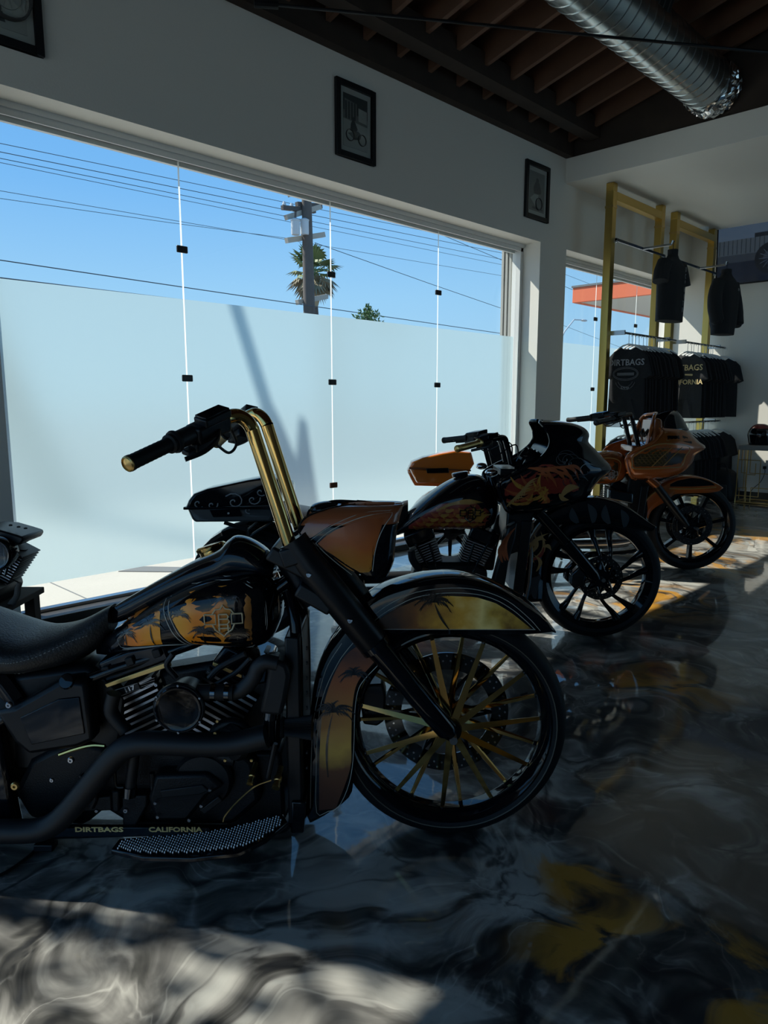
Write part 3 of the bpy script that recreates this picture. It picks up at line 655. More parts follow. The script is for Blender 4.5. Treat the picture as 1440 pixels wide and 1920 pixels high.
class Shell:
    """fairing: plan contours stacked by height: (z, u_rear, u_front, half_width, exponent)"""
    def __init__(s, lv): s.lv = sorted(lv); s.zs = [l[0] for l in s.lv]
    def at(s, z): return [interp(z, s.zs, [l[i] for l in s.lv]) for i in (1, 2, 3, 4)]
    def y(s, u, z):
        r, f, h, n = s.at(z); k = min(0.999, max(0.0, (u - r) / max(1e-4, f - r))); return -h * (1 - k ** n) ** (1 / n)
    def mesh(s, seg=17, div=4):
        mb = MB(); R_ = []
        L = smooth_path([(l[0], l[1], l[2]) for l in s.lv], div); H = smooth_path([(l[3], l[4], 0) for l in s.lv], div)
        for (z, r, f), (h, n, _) in zip(L, H):
            row = []
            for j in range(2 * seg + 1):
                t = -1 + j / seg; k = 1 - abs(t) ** 1.6; yy = h * (1 - k ** n) ** (1 / n) if k < 1 else 0
                row.append((r + (f - r) * k, math.copysign(yy, t) if abs(t) > 1e-9 else 0, z))
            R_.append(row)
        return mb.loft(R_, False, False)
    def rear_edge(s, side, div=6):
        L = smooth_path([(l[0], l[1], l[3]) for l in s.lv], div); return [Vector((r, side * h, z)) for z, r, h in L]
def on_surf(surf, pts, off=0.0015): return [Vector((u, surf.y(u, z) - off, z)) for u, z in pts]
class Flat:
    def __init__(s, w): s.w = w
    def y(s, u, z): return -s.w
def panel(surf, up, lo, name, m, parent, off=0.0015, n=26, rows=8):
    """artwork panel between an upper and a lower (u, z) line, laid on the painted surface"""
    up = sorted(up); lo = sorted(lo); ux, uz = zip(*up); lx, lz = zip(*lo); a = max(ux[0], lx[0]); b = min(ux[-1], lx[-1]); mb = MB(); R_ = []
    for i in range(n + 1):
        u = a + (b - a) * i / n; t, q = interp(u, ux, uz), interp(u, lx, lz)
        R_.append([(u, surf.y(u, q + (t - q) * j / rows) - off, q + (t - q) * j / rows) for j in range(rows + 1)])
    return mb.loft(R_, False, False).build(name, m, parent)
def stripe(surf, pts, r, name, m, parent, closed=False, off=0.001, n=4):
    if closed: pts = list(pts) + [pts[0]]
    q = smooth_path([(u, 0, z) for u, z in pts], n) if n > 1 else [Vector((u, 0, z)) for u, z in pts]
    return MB().tube([(a.x, surf.y(a.x, a.z) - off, a.z) for a in q], r, 5, flat=(1, 1)).build(name, m, parent)
def blade(mb, surf, a, b, bend, wid, off, n=6):
    """tapered curved stroke from a to b lying on the surface"""
    ax, az = a; bx, bz = b; dx, dz = bx - ax, bz - az; L = math.hypot(dx, dz) or 1e-6; nx, nz = -dz / L, dx / L; top, bot = [], []
    for i in range(n + 1):
        t = i / n; k = bend * L * math.sin(math.pi * t) ; wv = wid * math.sin(math.pi * min(1, t * .9 + .1)) ** .8 if i < n else 0
        cx, cz = ax + dx * t + nx * k, az + dz * t + nz * k
        top.append((cx + nx * wv, cz + nz * wv)); bot.append((cx - nx * wv, cz - nz * wv))
    vs = [(u, surf.y(u, z) - off, z) for u, z in top + bot]; fs = [(i, i + 1, n + 2 + i, n + 1 + i) for i in range(n)]
    mb.add(vs, fs)
def palm_art(surf, foot, head, size, parent, seed, off=0.0028, trunk=True, m='silhouette'):
    rnd = random.Random(seed); mb = MB()
    if trunk: blade(mb, surf, foot, head, .05, size * .055, off, 8)
    for k in range(11):
        a = math.radians(-25 + 230 * k / 10 + rnd.uniform(-8, 8)); L = size * rnd.uniform(.75, 1.05)
        tip = (head[0] + math.cos(a) * L, head[1] + math.sin(a) * L * .8 - size * .12); bend = -.22 if math.cos(a) < 0 else .22
        blade(mb, surf, head, tip, bend, size * .05, off)
        for q in range(1, 8):           # leaflets hanging from the rib
            t = q / 8; dx, dz = tip[0] - head[0], tip[1] - head[1]; LL = math.hypot(dx, dz); kx = bend * LL * math.sin(math.pi * t); c = (head[0] + dx * t - dz / LL * kx, head[1] + dz * t + dx / LL * kx)
            for sg in (-1, 1): blade(mb, surf, c, (c[0] + dx * .16 + sg * dz / LL * size * .09, c[1] + dz * .16 - size * .17 * (0.6 if sg > 0 else 1)), 0, size * .017, off, 2)
    return mb.build('palm_silhouette', m, parent, smooth=False)
def tyre(R, r_rim, wd, c, parent, seg=72):
    h = wd / 2; prof = []
    for i in range(17):
        a = math.pi * i / 16; prof.append((r_rim + (R - r_rim) * math.sin(a) ** .72, -h * math.cos(a) * (1.0 if 0.1 < a < 3.04 else .85)))
    prof.append((r_rim - .004, h * .7)); prof.append((r_rim - .004, -h * .7))
    t = MB().lathe(prof, c, (0, 1, 0), seg, closed=True).build('tyre', 'rubber', parent)
    return t
def rim(r, wd, c, parent, m='gloss_black', lip=.030, seg=72):
    h = wd / 2
    prof = [(r, -h), (r + .004, -h - .004), (r - .006, -h - .006), (r - lip, -h * .62), (r - lip - .004, -h * .35), (r - lip, 0), (r - lip - .004, h * .35), (r - lip, h * .62), (r - .006, h + .006), (r + .004, h + .004), (r, h)]
    return MB().lathe(prof, c, (0, 1, 0), seg, closed=True).build('rim', m, parent)
def rotor(R, r_in, c, parent, holes=36, carrier=6, m='steel', axis_y=0.0):
    c = Vector(c)
    d = MB().lathe([(r_in, -.003), (R, -.003), (R, .003), (r_in, .003)], c, (0, 1, 0), 64, closed=True).build('brake_disc', 'dark_chrome' if m == 'steel' else m, parent)
    mb = MB()
    for k in range(holes):
        for ring, rr in ((0, R - .011), (1, R - .028)):
            a = 2 * math.pi * (k + ring * .5) / holes; mb.lathe([(0, 0), (.0032, 0), (.0032, .0016), (0, .0016)], c + Vector((math.cos(a) * rr, -.0045, math.sin(a) * rr)), (0, 1, 0), 7)
    o = mb.build('drillings', 'chrome', d)
    mb = MB()
    for k in range(carrier):
        a = 2 * math.pi * k / carrier; e1 = c + Vector((math.cos(a) * (r_in + .004), 0, math.sin(a) * (r_in + .004)))
        for s_ in (-.35, .35): mb.tube([c + Vector((math.cos(a + s_ * 1.6) * .045, 0, math.sin(a + s_ * 1.6) * .045)), e1], [.008, .005], 6)
    mb.lathe([(0, -.01), (.05, -.01), (.05, .01), (0, .01)], c, (0, 1, 0), 20); mb.build('carrier', 'gloss_black', d)
    return d
def cylinder_unit(base, tip, parent, fins=12, side=0.085, m='engine_black', depth=0.080):
    base, tip = Vector(base), Vector(tip); ax = (tip - base); L = ax.length; ax.normalize(); yv = Vector((0, 1, 0)); sv = ax.cross(yv).normalized()
    cy = MB().tube([base, tip], side * .66, 20).build('cylinder', m, parent)
    for k in range(fins):
        t = (k + .5) / fins; s_ = side * (.82 + .22 * t); c = base + ax * (L * t)
        q = MB().obox(c, sv * s_, yv * depth * (.85 + .2 * t), ax * (L / fins * .20)).build('fin', m, cy, bevel=.003)
        MB().obox(c - yv * depth * (.85 + .2 * t), sv * s_ * .96, yv * .0009, ax * (L / fins * .17)).build('fin_edge', 'fin_edge', q)
    return cy
def emblem(surf, c, sz, parent, m, off=.004, r=None, tilt=0.0):
    """bar-and-shield outline badge"""
    r = r or sz * .035; ct, st_ = math.cos(tilt), math.sin(tilt)
    def T(pts): return [(c[0] + (x * ct - z * st_) * sz, c[1] + (x * st_ + z * ct) * sz) for x, z in pts]
    B = None; mb = MB()
    def line(pts, closed=True):
        q = T(pts); q = q + [q[0]] if closed else q
        mb.tube([(u, surf.y(u, z) - off, z) for u, z in q], r, 6)
    line([(-.5,.17),(-.5,-.10),(-.20,-.10),(-.20,.17)]); line([(.5,.17),(.5,-.10),(.22,-.10),(.22,.17)])
    line([(-.29,.17),(-.20,.30),(-.06,.32),(0,.42),(.07,.32),(.20,.30),(.29,.17)], False); line([(-.29,-.10),(-.22,-.26),(-.08,-.36),(0,-.44),(.08,-.36),(.22,-.26),(.29,-.10)], False)
    line([(-.11,.17),(-.11,-.30)], False); line([(-.11,.17),(.10,.17),(.14,.10),(.10,.04),(-.11,.04)], False); line([(-.11,.04),(.12,.04),(.16,-.04),(.10,-.11),(-.11,-.11)], False); line([(.12,-.11),(.12,-.30)], False); line([(-.15,-.22),(.17,-.22)], False)
    return mb.build('emblem', m, parent)
def spring_bolts(B, pts, w, r, m, k=None):
    for x, y in (crop(pts, k) if k else pts): bolt(B.v(x, y, w), r, m, B.root)
def grip_set(parent, a, b, r, m_grip, m_end, name='handgrip'):
    """grip from a (inner) to b (outer end)"""
    a, b = Vector(a), Vector(b); d = (b - a); L = d.length; d.normalize()
    g = MB().lathe([(r*.9,0),(r*1.3,0),(r*1.3,L*.06),(r,L*.08)] + [(r*(1.0 if i % 2 else .965), L*(.1+.8*i/16)) for i in range(17)] + [(r*1.04,L*.92),(r*1.06,L*.985),(0,L*.985)], a, d, 20).build(name, m_grip, parent)
    e_ = MB().lathe([(r*1.0,0),(r*1.02,.004),(r*.85,.007),(r*.8,.004),(0,.010)], a + d * L * .985, d, 20).build('bar_end', m_end, g)
    return g
def lever(parent, pts, m='satin_black', r=.006): return MB().tube(smooth_path(pts, 5), r, 8, flat=(1.3, .7)).build('lever', m, parent)
# ------------------------------------------------------------------ the near motorcycle
def near_bike():
    B = Bike(840, 1553, 'black custom motorcycle with gold ape-hanger bars and sunset palm artwork, nearest to us'); R = B.root; p, v, ps = B.p, B.v, B.ps
    k2, k3, k4, k5, k6 = K(160, 1180, .3056), K(560, 1040, .368), K(140, 900, .4444), K(210, 740, .2847), K(560, 920, .1528)
    # ---- front wheel
    uc, zc = 0.0, 0.371; c = Vector((uc, 0, zc))
    fwv = empty('front_wheel', (0, 0, 0)); fwv.parent = R
    ty = tyre(.371, .316, .120, c, fwv); 
    MB().lathe([(.3285, -.0600), (.3310, -.0610), (.3310, -.0590), (.3285, -.0580)], c, (0, 1, 0), 72, closed=True).build('sidewall_line', mat('sidewall_grey', (0.10, 0.09, 0.07), 0.5), ty)
    rim(.319, .095, c, fwv, lip=.028)
    MB().lathe([(0, -.075), (.03, -.075), (.034, -.06), (.028, -.04), (.028, .04), (.034, .06), (.03, .075), (0, .075)], c, (0, 1, 0), 24).build('hub', 'gloss_black', fwv)
    sp_ = None
    for side in (-1, 1):
        for k in range(11):
            if sp_ is None:
                mb = MB(); mb.add([(.020,-.012,-.052),(.020,.012,-.052),(.020,.007,-.042),(.020,-.007,-.042),(.294,-.0062,-.018),(.294,.0062,-.018),(.294,.004,-.012),(.294,-.004,-.012)], [(0,3,2,1),(4,5,6,7),(0,1,5,4),(1,2,6,5),(2,3,7,6),(3,0,4,7)])
                # built around z as the wheel axis, turned upright per copy
                me = mb.mesh('spoke', False)
            o = bpy.data.objects.new('spoke', me); COL.objects.link(o); o.parent = fwv; sp_ = o
            if not me.materials: me.materials.append(MATS['gold_chrome'])
            a = 2 * math.pi * (k + (.5 if side > 0 else 0.12)) / 11
            # local x -> radial, local z -> bike's left
            X = Vector((math.cos(a), 0, math.sin(a))); Zv = Vector((0, 1, 0)) * (1 if side < 0 else -1); Yv = Zv.cross(X)
            o.matrix_local = Matrix(((X.x, Yv.x, Zv.x, c.x), (X.y, Yv.y, Zv.y, c.y), (X.z, Yv.z, Zv.z, c.z), (0, 0, 0, 1)))
            nb_ = MB().lathe([(.007, 0), (.007, .012), (.004, .016), (0, .016)], c + X * .284 + Vector((0, -.016 if side < 0 else .016, 0)), -X if False else X, 8).build('spoke_nut', 'satin_black', fwv)
    rotor(.205, .148, c + Vector((-.005, .072, 0)), fwv, holes=44)
    MB().tube([c + Vector((.245, -.01, .10)), c + Vector((.222, -.01, .092))], .004, 6).build('valve_stem', 'satin_black', fwv)
    # caliper behind the disc
    cal = MB().prism(ps([(330, 650), (430, 645), (445, 700), (440, 830), (400, 860), (330, 850), (318, 760)], -.06, k3), .035, .115).build('brake_caliper', 'satin_black', R, bevel=.008)
    for q in ((345, 690), (345, 800)): bolt(v(k3[0]+q[0]*.368, k3[1]+q[1]*.368, -.03), .006, 'satin_black', cal)
    # ---- front fender: crown plus deep side skirts
    O_ = crop([(1290,368),(1205,275),(1100,205),(1000,155),(880,118),(780,104),(650,112),(520,142),(400,188),(300,268),(205,390),(145,480),(98,600),(72,750),(52,950),(42,1150),(44,1270),(62,1315)], k3)
    I_ = crop([(1290,392),(1205,402),(1100,404),(1000,406),(880,406),(790,404),(715,402),(640,406),(570,432),(500,475),(420,560),(352,612),(312,662),(296,760),(288,950),(280,1130),(256,1235),(130,1328)], k3)
    hw = .080; rings = []
    OO = smooth_path([Vector((*p(x, y, .02), 0)) for x, y in O_], 3); II = smooth_path([Vector((*p(x, y, hw), 0)) for x, y in I_], 3)
    for a, b in zip(OO, II):
        o2 = Vector((a.x, a.y)); i2 = Vector((b.x, b.y)); half = []
        for t, yy in ((0, 1), (.45, 1), (.80, 1), (.92, .96), (.985, .80), (1.01, .55), (1.02, .25)): q = i2.lerp(o2, t); half.append((q.x, -hw * yy, q.y))
        cen = i2.lerp(o2, 1.024)
        rings.append(half + [(cen.x, 0, cen.y)] + [(x, -y, z) for x, y, z in reversed(half)])
    fen = MB().loft(rings, False, False).build('front_fender', 'gloss_black', R, solid=.004)
    sd = Flat(hw + .0022)
    ramp_mat('sunset_fender', 'X', [(0, (.05,.016,.006)), (.28, (.24,.085,.018)), (.52, (.75,.38,.05)), (.68, (1.0,.74,.26)), (.85, (.60,.36,.06)), (.97, (.20,.09,.02)), (1, (.05,.02,.01))], noise=(13, .30), lo=-.20, hi=.22)
    ramp_mat('sunset_skirt', 'Z', [(0, (.10,.035,.02)), (.30, (.16,.055,.022)), (.42, (.68,.38,.06)), (.62, (.50,.20,.04)), (.85, (.38,.11,.03)), (1, (.10,.03,.015))], noise=(12, .10), lo=.10, hi=.62)
    up = ps([(385,350),(430,312),(500,272),(600,230),(750,208),(900,214),(1000,244),(1080,292),(1140,340),(1185,376)], hw, k3); lo = ps([(385,376),(700,378),(1000,378),(1185,378)], hw, k3)
    pan = panel(sd, up, lo, 'sunset_panel', 'sunset_fender', fen, .0015)
    palm_art(sd, p(*crop([(765,378)], k3)[0], hw), p(*crop([(690,240)], k3)[0], hw), .060, fen, 3, .003)
    stripe(sd, ps([(360,376),(378,345),(430,300),(500,260),(600,216),(750,194),(900,200),(1005,230),(1090,280),(1150,330),(1200,378)], hw, k3), .0011, 'pinstripe', 'pinstripe', fen, off=.001)
    stripe(sd, ps([(360,378),(1205,380)], hw, k3), .0011, 'pinstripe', 'pinstripe', fen, n=1)
    stripe(sd, ps([(392,300),(470,246),(600,190),(780,168),(930,182),(1060,232),(1170,320),(1230,386)], hw, k3), .0009, 'pinstripe', 'pinstripe', fen, off=.001)
    # skirt panel: rows run down the skirt
    Lc = crop([(300,462),(250,500),(205,560),(152,680),(122,800),(110,950),(105,1100),(104,1300)], k3); Rc = crop([(385,545),(345,590),(310,632),(286,690),(272,800),(268,950),(262,1090),(190,1290)], k3)
    LL = smooth_path([Vector((*p(x, y, hw), 0)) for x, y in Lc], 4); RR = smooth_path([Vector((*p(x, y, hw), 0)) for x, y in Rc], 4)
    MB().loft([[(a.x + (b.x - a.x) * t / 6, -hw - .0037, a.y + (b.y - a.y) * t / 6) for t in range(7)] for a, b in zip(LL, RR)], False, False).build('sunset_panel', 'sunset_skirt', fen)
    palm_art(sd, p(*crop([(150,1130)], k3)[0], hw), p(*crop([(175,800)], k3)[0], hw), .066, fen, 5, .003)
    palm_art(sd, p(*crop([(300,700)], k3)[0], hw), p(*crop([(285,610)], k3)[0], hw), .048, fen, 9, .003, trunk=False)
    stripe(sd, ps([(385,505),(300,440),(235,500),(190,570),(138,680),(106,800),(94,950),(90,1100),(92,1312),(150,1305),(200,1285),(245,1200),(272,1090),(282,950),(286,800),(300,700),(330,640),(410,555)], hw, k3), .0011, 'pinstripe', 'pinstripe', fen, n=3)
    stripe(sd, ps([(220,450),(150,560),(110,680),(78,830),(66,1000),(60,1290)], hw, k3), .0009, 'pinstripe', 'pinstripe', fen)
    # ---- forks
    for s_ in (1, -1):
        w_ = .118
        def q(x, y): a = v(x, y, w_); return Vector((a.x, -s_ * w_, a.z))
        fk = MB().tube([q(549, 1012), q(580, 1058), q(700, 1206), q(706, 1213)], [.044, .046, .046, .040], 20).build('fork_cover', 'satin_black', R)
        fl_ = MB().tube([q(704, 1210), q(722, 1230), q(800, 1325), q(838, 1368), q(848, 1378)], [.039, .037, .034, .033, .018], 20).build('fork_leg', 'gloss_black', R)
        MB().tube([q(700, 1205), q(707, 1214)], .048, 20).build('fork_seal', 'gloss_black', fk)
        MB().tube([q(586, 1090), q(690, 1218)], .006, 6).build('trim_line', 'dark_chrome', fk)
        if s_ == 1:
            for x, y in ((579, 1078), (656, 1164)): 
                a = v(x, y, w_ + .044); bolt(a, .0075, 'steel', fk)
    MB().tube([(0, -.135, zc), (0, .135, zc)], .012, 12).build('axle', 'steel', R)
    # triple clamps and steering head
    tcl = MB().obox(v(552, 1036, 0), (.055, 0, -.03), (0, .15, 0), (.012, 0, .02)).build('triple_clamp', 'satin_black', R, bevel=.008)
    MB().obox(v(598, 1100, 0), (.05, 0, -.03), (0, .15, 0), (.012, 0, .02)).build('triple_clamp', 'satin_black', R, bevel=.008)
    MB().tube([v(535, 1045, 0), v(585, 1130, 0)], .035, 14).build('steering_head', 'satin_black', R)
    # ---- handlebars
    hb = None
    for s_ in (1, -1):
        def q(x, y, w_): a = v(x, y, w_); return Vector((a.x, -s_ * w_, a.z))
        wb_ = .130
        pts = [q(551, 1046, wb_), q(543, 1020, wb_), q(480, 826, wb_), q(472, 803, wb_+.002), q(461, 788, wb_+.009), q(445, 780, wb_+.022), q(425, 783, .175), q(395, 797, .22), q(322, 831, .325)]
        bar = MB().tube(smooth_path(pts, 5), .0205, 18).build('handlebar', 'gold_chrome', R)
        g0, g1 = q(322, 831, .325), q(240, 870, .455)
        grip_set(bar, g0, g1, .0195, 'rubber' if s_ == 1 else 'gold_satin', 'gold_satin')
        b0 = q(425, 783, .175); dv = (g0 - b0).normalized(); fw2 = Vector((1, 0, 0)); fw2 = (fw2 - dv * fw2.dot(dv)).normalized(); upv = dv.cross(fw2); upv = upv if upv.z > 0 else -upv
        LB = (g0 - b0).length
        def at_(t, f_=0, u_=0): return b0 + dv * (LB * t) + fw2 * f_ + upv * u_
        MB().obox(at_(.30, .012, .026), dv * LB * .24, fw2 * .024, upv * .012).build('reservoir', 'satin_black', bar, bevel=.005)
        MB().obox(at_(.30, .012, .040), dv * LB * .22, fw2 * .021, upv * .003).build('reservoir_lid', 'gloss_black', bar, bevel=.002)
        MB().obox(at_(.36, .004, -.004), dv * LB * .30, fw2 * .028, upv * .024).build('switch_pod', 'satin_black', bar, bevel=.008)
        MB().obox(at_(.52, .008, -.036), dv * LB * .20, fw2 * .020, upv * .016).build('switch_pod', 'satin_black', bar, bevel=.006)
        MB().obox(at_(.74, .006, -.040), dv * LB * .10, fw2 * .015, upv * .008).build('switch_pod', 'satin_black', bar, bevel=.004)
        MB().tube([at_(.64), at_(.90)], .0245, 16).build('throttle_housing', 'matte_black', bar)
        MB().lathe([(.02,0),(.029,0),(.031,.006),(.029,.012),(.02,.012)], at_(.92), dv, 20).build('throttle_collar', 'matte_black', bar)
        lever(bar, [at_(.30, .03, -.01), at_(.45, .05, -.02), at_(.7, .05, -.034), at_(.95, .03, -.042)], r=.0065)
        MB().tube(smooth_path([at_(.05, .02, -.02), at_(.02, .03, -.07), at_(.18, .03, -.085), at_(.34, .02, -.05)], 5), .004, 8).build('control_cable', 'satin_black', bar)
        MB().obox(q(550, 1040, wb_), (.032, 0, .01), (0, .030, 0), (-.008, 0, .026)).build('riser_clamp', 'satin_black', bar, bevel=.006)
    # ---- headlight fairing
    top = [(560,990),(577,968),(604,957),(636,949),(682,943),(720,943),(753,945)]
    def Z(y, w_=0): return p(700, y, w_)[1]
    def Uu(x, y, w_=0): return p(x, y, w_)[0]
    lv = [(Z(1086,.10), Uu(694,1086,.10), Uu(728,1086,.05), .090, 3.0), (Z(1060,.11), Uu(650,1060,.11), Uu(738,1060,.03), .108, 4.0), (Z(1030,.115), Uu(607,1030,.115), Uu(741,1030,.03), .116, 4.5), (Z(1004,.115), Uu(566,1008,.115), Uu(744,1006,.03), .118, 4.5), (Z(985,.11), Uu(562,990,.115), Uu(748,985,.03), .115, 4.5), (Z(968,.10), Uu(576,968,.11), Uu(752,968,.03), .107, 4.0), (Z(958,.085), Uu(602,958,.10), Uu(755,957,.03), .093, 3.5), (Z(950,.06), Uu(632,950,.08), Uu(756,950,.03), .070, 3.0), (Z(945,.03), Uu(668,945,.05), Uu(756,946,.02), .036, 2.6), (Z(943,0), Uu(696,943,.0), Uu(752,943,0), .010, 2.2)]
    S_ = Shell(lv); fa = Shell(lv[:5]).mesh().build('headlight_fairing', 'gloss_black', R, solid=.004); Shell(lv[4:]).mesh().build('fairing_crown', 'rust_paint', fa, solid=.004)
    ramp_mat('sunset_fairing', 'Z', [(0, (.26,.11,.018)), (.35, (.52,.22,.03)), (.6, (.50,.13,.03)), (1, (.30,.07,.02))], noise=(10, .25), lo=.80, hi=1.06)
    up = ps([(240,640),(330,560),(450,480),(600,420),(760,375),(900,352),(1000,340),(1050,335)], .115, k6); lo = ps([(240,650),(330,730),(450,840),(560,930),(640,990),(760,1020),(890,1010),(910,850),(950,660),(1000,500),(1050,345)], .115, k6)
    panel(S_, up, lo, 'sunset_panel', 'sunset_fairing', fa, .0035)
    stripe(S_, ps([(212,640),(330,530),(470,445),(640,375),(800,325),(960,300),(1150,295),(1060,430),(985,580),(935,760),(905,1000)], .115, k6), .0012, 'pinstripe', 'pinstripe', fa, off=.003)
    stripe(S_, ps([(212,640),(300,740),(430,860),(560,970),(650,1050)], .115, k6), .0012, 'pinstripe', 'pinstripe', fa, off=.003)
    panel(S_, ps([(20,520),(140,330),(300,265),(500,200),(700,175),(900,172),(1180,190)], .105, k6), ps([(20,540),(60,620),(200,540),(350,440),(550,340),(760,270),(960,250),(1180,235)], .105, k6), 'top_band', 'rust_paint', fa, .0035)
    stripe(S_, ps([(10,510),(62,645),(200,560),(350,455),(550,355),(760,285),(960,262),(1150,255),(1195,190)], .105, k6), .0010, 'pinstripe', 'pinstripe', fa, off=.003)
    hl = MB().sphere((Uu(722,1010), 0, Z(1015)), .070, 24, 14, (.30, 1, .9)).build('headlight', 'chrome', R)
    for s_ in (-1, 1): MB().tube(S_.rear_edge(s_), .004, 6).build('edge_trim', 'gloss_black', fa)
    MB().sphere((Uu(618,958,-.1), .09, Z(962)), .05, 16, 10, (1.3, 1, .5)).build('gauge_pod', 'gloss_black', R)
    # ---- tank
    tk = Body([(p(172,1222,.06)[0], p(172,1236,.06)[1], p(172,1216,.06)[1], .028), (p(200,1200,.1)[0], p(200,1240,.1)[1], p(200,1180,.03)[1], .080), (p(240,1180,.12)[0], p(240,1232,.13)[1], p(240,1150,.03)[1], .115), (p(300,1180,.13)[0], p(300,1224,.14)[1], p(300,1113,.03)[1], .140), (p(360,1180,.14)[0], p(360,1222,.15)[1], p(360,1084,.03)[1], .158), (p(420,1180,.14)[0], p(420,1228,.15)[1], p(420,1068,.03)[1], .160), (p(470,1180,.13)[0], p(470,1228,.14)[1], p(470,1064,.03)[1], .148), (p(502,1180,.12)[0], p(502,1212,.12)[1], p(502,1078,.03)[1], .115), (p(522,1180,.08)[0], p(522,1175,.10)[1], p(522,1105,.03)[1], .055)], 3.3)
    tank = tk.mesh(36, 5).build('fuel_tank', 'gloss_black', R)
    ramp_mat('sunset_tank', 'X', [(0, (.30,.08,.01)), (.18, (1.0,.26,.015)), (.36, (1.0,.44,.03)), (.52, (1.0,.28,.015)), (.66, (.70,.26,.03)), (.82, (.30,.12,.03)), (1, (.10,.035,.012))], noise=(7, .16), lo=-1.02, hi=-.50)
    w_ = .15
    up = ps([(150,650),(175,620),(230,590),(300,560),(360,535)], w_, k4); lo = ps([(150,690),(170,715),(230,718),(300,712),(350,700),(372,640),(360,540)], w_, k4)
    lo = ps([(150,690),(170,715),(230,718),(300,712),(360,704)], w_, k4)
    panel(tk, up, lo, 'sunset_panel', 'sunset_tank', tank, .0015)
    up = ps([(395,515),(450,490),(540,462),(640,450),(700,465),(740,500),(770,560),(785,620)], w_, k4); lo = ps([(395,560),(440,640),(490,700),(560,722),(640,725),(700,722),(750,700),(785,640)], w_, k4)
    panel(tk, up, lo, 'sunset_panel', 'sunset_tank', tank, .0015)
    for (f_, h_, sz, sd_) in (((200,715),(195,668),.040,1), ((330,712),(312,615),.044,2), ((330,560),(345,560),.03,3), ((470,640),(540,490),.036,4), ((560,720),(545,640),.044,5), ((640,600),(640,500),.040,6), ((690,720),(690,650),.044,7), ((430,600),(445,570),.034,8)):
        palm_art(tk, p(*crop([f_], k4)[0], w_), p(*crop([h_], k4)[0], w_), sz, tank, sd_, .0032, trunk=sd_ in (1, 2, 5, 7))
    out = [(145,660),(200,605),(280,565),(400,495),(520,452),(640,435),(720,450),(780,500),(795,570),(795,640),(760,705),(690,732),(560,732),(400,716),(250,725),(170,728)]
    stripe(tk, ps(out, w_, k4), .0016, 'pinstripe', 'pinstripe', tank, True, .001)
    stripe(tk, ps([(x + (467 - x) * -.02, y + (590 - y) * -.06) for x, y in out], w_, k4), .0010, 'pinstripe', 'pinstripe', tank, True, .001)
    for dx in (0, 22): stripe(tk, ps([(360+dx,525-dx*.5),(375+dx,570),(410+dx,640),(460+dx,700),(480+dx,716)], w_, k4), .0016, 'pinstripe', 'pinstripe', tank, off=.002)
    up = ps([(190,600),(300,520),(440,445),(560,400),(680,370),(780,372)], .12, k4); lo = ps([(190,610),(300,536),(440,465),(560,425),(680,398),(780,398)], .13, k4)
    panel(tk, up, lo, 'copper_band', 'rust_paint', tank, .0015)
    emblem(tk, p(*crop([(632, 586)], k4)[0], w_), .108, tank, 'badge_gold', .007, .0026, tilt=.02)
    # dash console on the ridge of the tank and its filler cap
    con = Body([(p(196,1150)[0], p(196,1172)[1], p(196,1148)[1], .010), (p(240,1130)[0], p(240,1160)[1], p(240,1121)[1], .030), (p(300,1100)[0], p(300,1130)[1], p(300,1086)[1], .048), (p(360,1070)[0], p(360,1105)[1], p(360,1053)[1], .062), (p(410,1050)[0], p(410,1090)[1], p(410,1030)[1], .072), (p(430,1050)[0], p(430,1085)[1], p(430,1012)[1], .078), (p(445,1050)[0], p(445,1085)[1], p(445,1004)[1], .080), (p(470,1050)[0], p(470,1085)[1], p(470,1010)[1], .080), (p(500,1060)[0], p(500,1085)[1], p(500,1030)[1], .074), (p(516,1065)[0], p(516,1078)[1], p(516,1055)[1], .050)], 2.2)
    con.mesh(28, 4).build('dash_console', 'gloss_black', R)
    a = v(396, 1026, -.075)
    MB().lathe([(0,-.05),(.038,-.05),(.040,-.010),(.047,-.008),(.049,.002),(.043,.008),(.02,.010),(0,.010)], a, (-.30, .1, 1), 28).build('filler_cap', 'gold_chrome', R)
    # ---- seat
    ke = K(0, 960, .25)
    st_ = Body([(p(-190,1120)[0], p(-190,1190)[1], p(-190,1095)[1], .11), (p(-110,1150)[0], p(-110,1225)[1], p(-110,1118)[1], .14), (p(-40,1180)[0], p(-40,1262,.1)[1], p(-40,1145)[1], .16), (p(20,1210)[0], p(20,1268,.12)[1], p(20,1170)[1], .165), (p(70,1215)[0], p(70,1270,.12)[1], p(70,1183)[1], .155), (p(120,1210)[0], p(120,1264,.12)[1], p(120,1176)[1], .125), (p(160,1200)[0], p(160,1250,.1)[1], p(160,1162)[1], .095), (p(190,1180)[0], p(190,1225,.08)[1], p(190,1146)[1], .070), (p(212,1150)[0], p(212,1190,.05)[1], p(212,1134)[1], .045)], 2.7)
    seat = st_.mesh(28, 5).build('seat', 'leather', R)
    for ln in ([(-160,1085),(0,1098),(60,1110),(150,1108),(270,1085),(400,1035),(500,995),(610,970)], [(-160,1180),(0,1200),(120,1222),(260,1226),(430,1222)]):
        q = smooth_path([(*p(*crop([a], ke)[0], .13), 0) for a in ln], 10); mb = MB()
        for a, b in zip(q[::2], q[1::2]): mb.tube([(a.x, st_.y(a.x, a.y) - .001, a.y), (b.x, st_.y(b.x, b.y) - .001, b.y)], .0011, 5)
        mb.build('stitching', mat('thread', (.30, .31, .30), .7), seat)
    # ---- engine
    eng = empty('engine', (0, 0, 0)); eng.parent = R
    MB().prism(ps([(196,1412),(240,1378),(430,1385),(478,1425),(492,1500),(440,1545),(250,1548),(180,1505)], .10), -.11, .11).build('crankcase', 'engine_black', eng, bevel=.02)
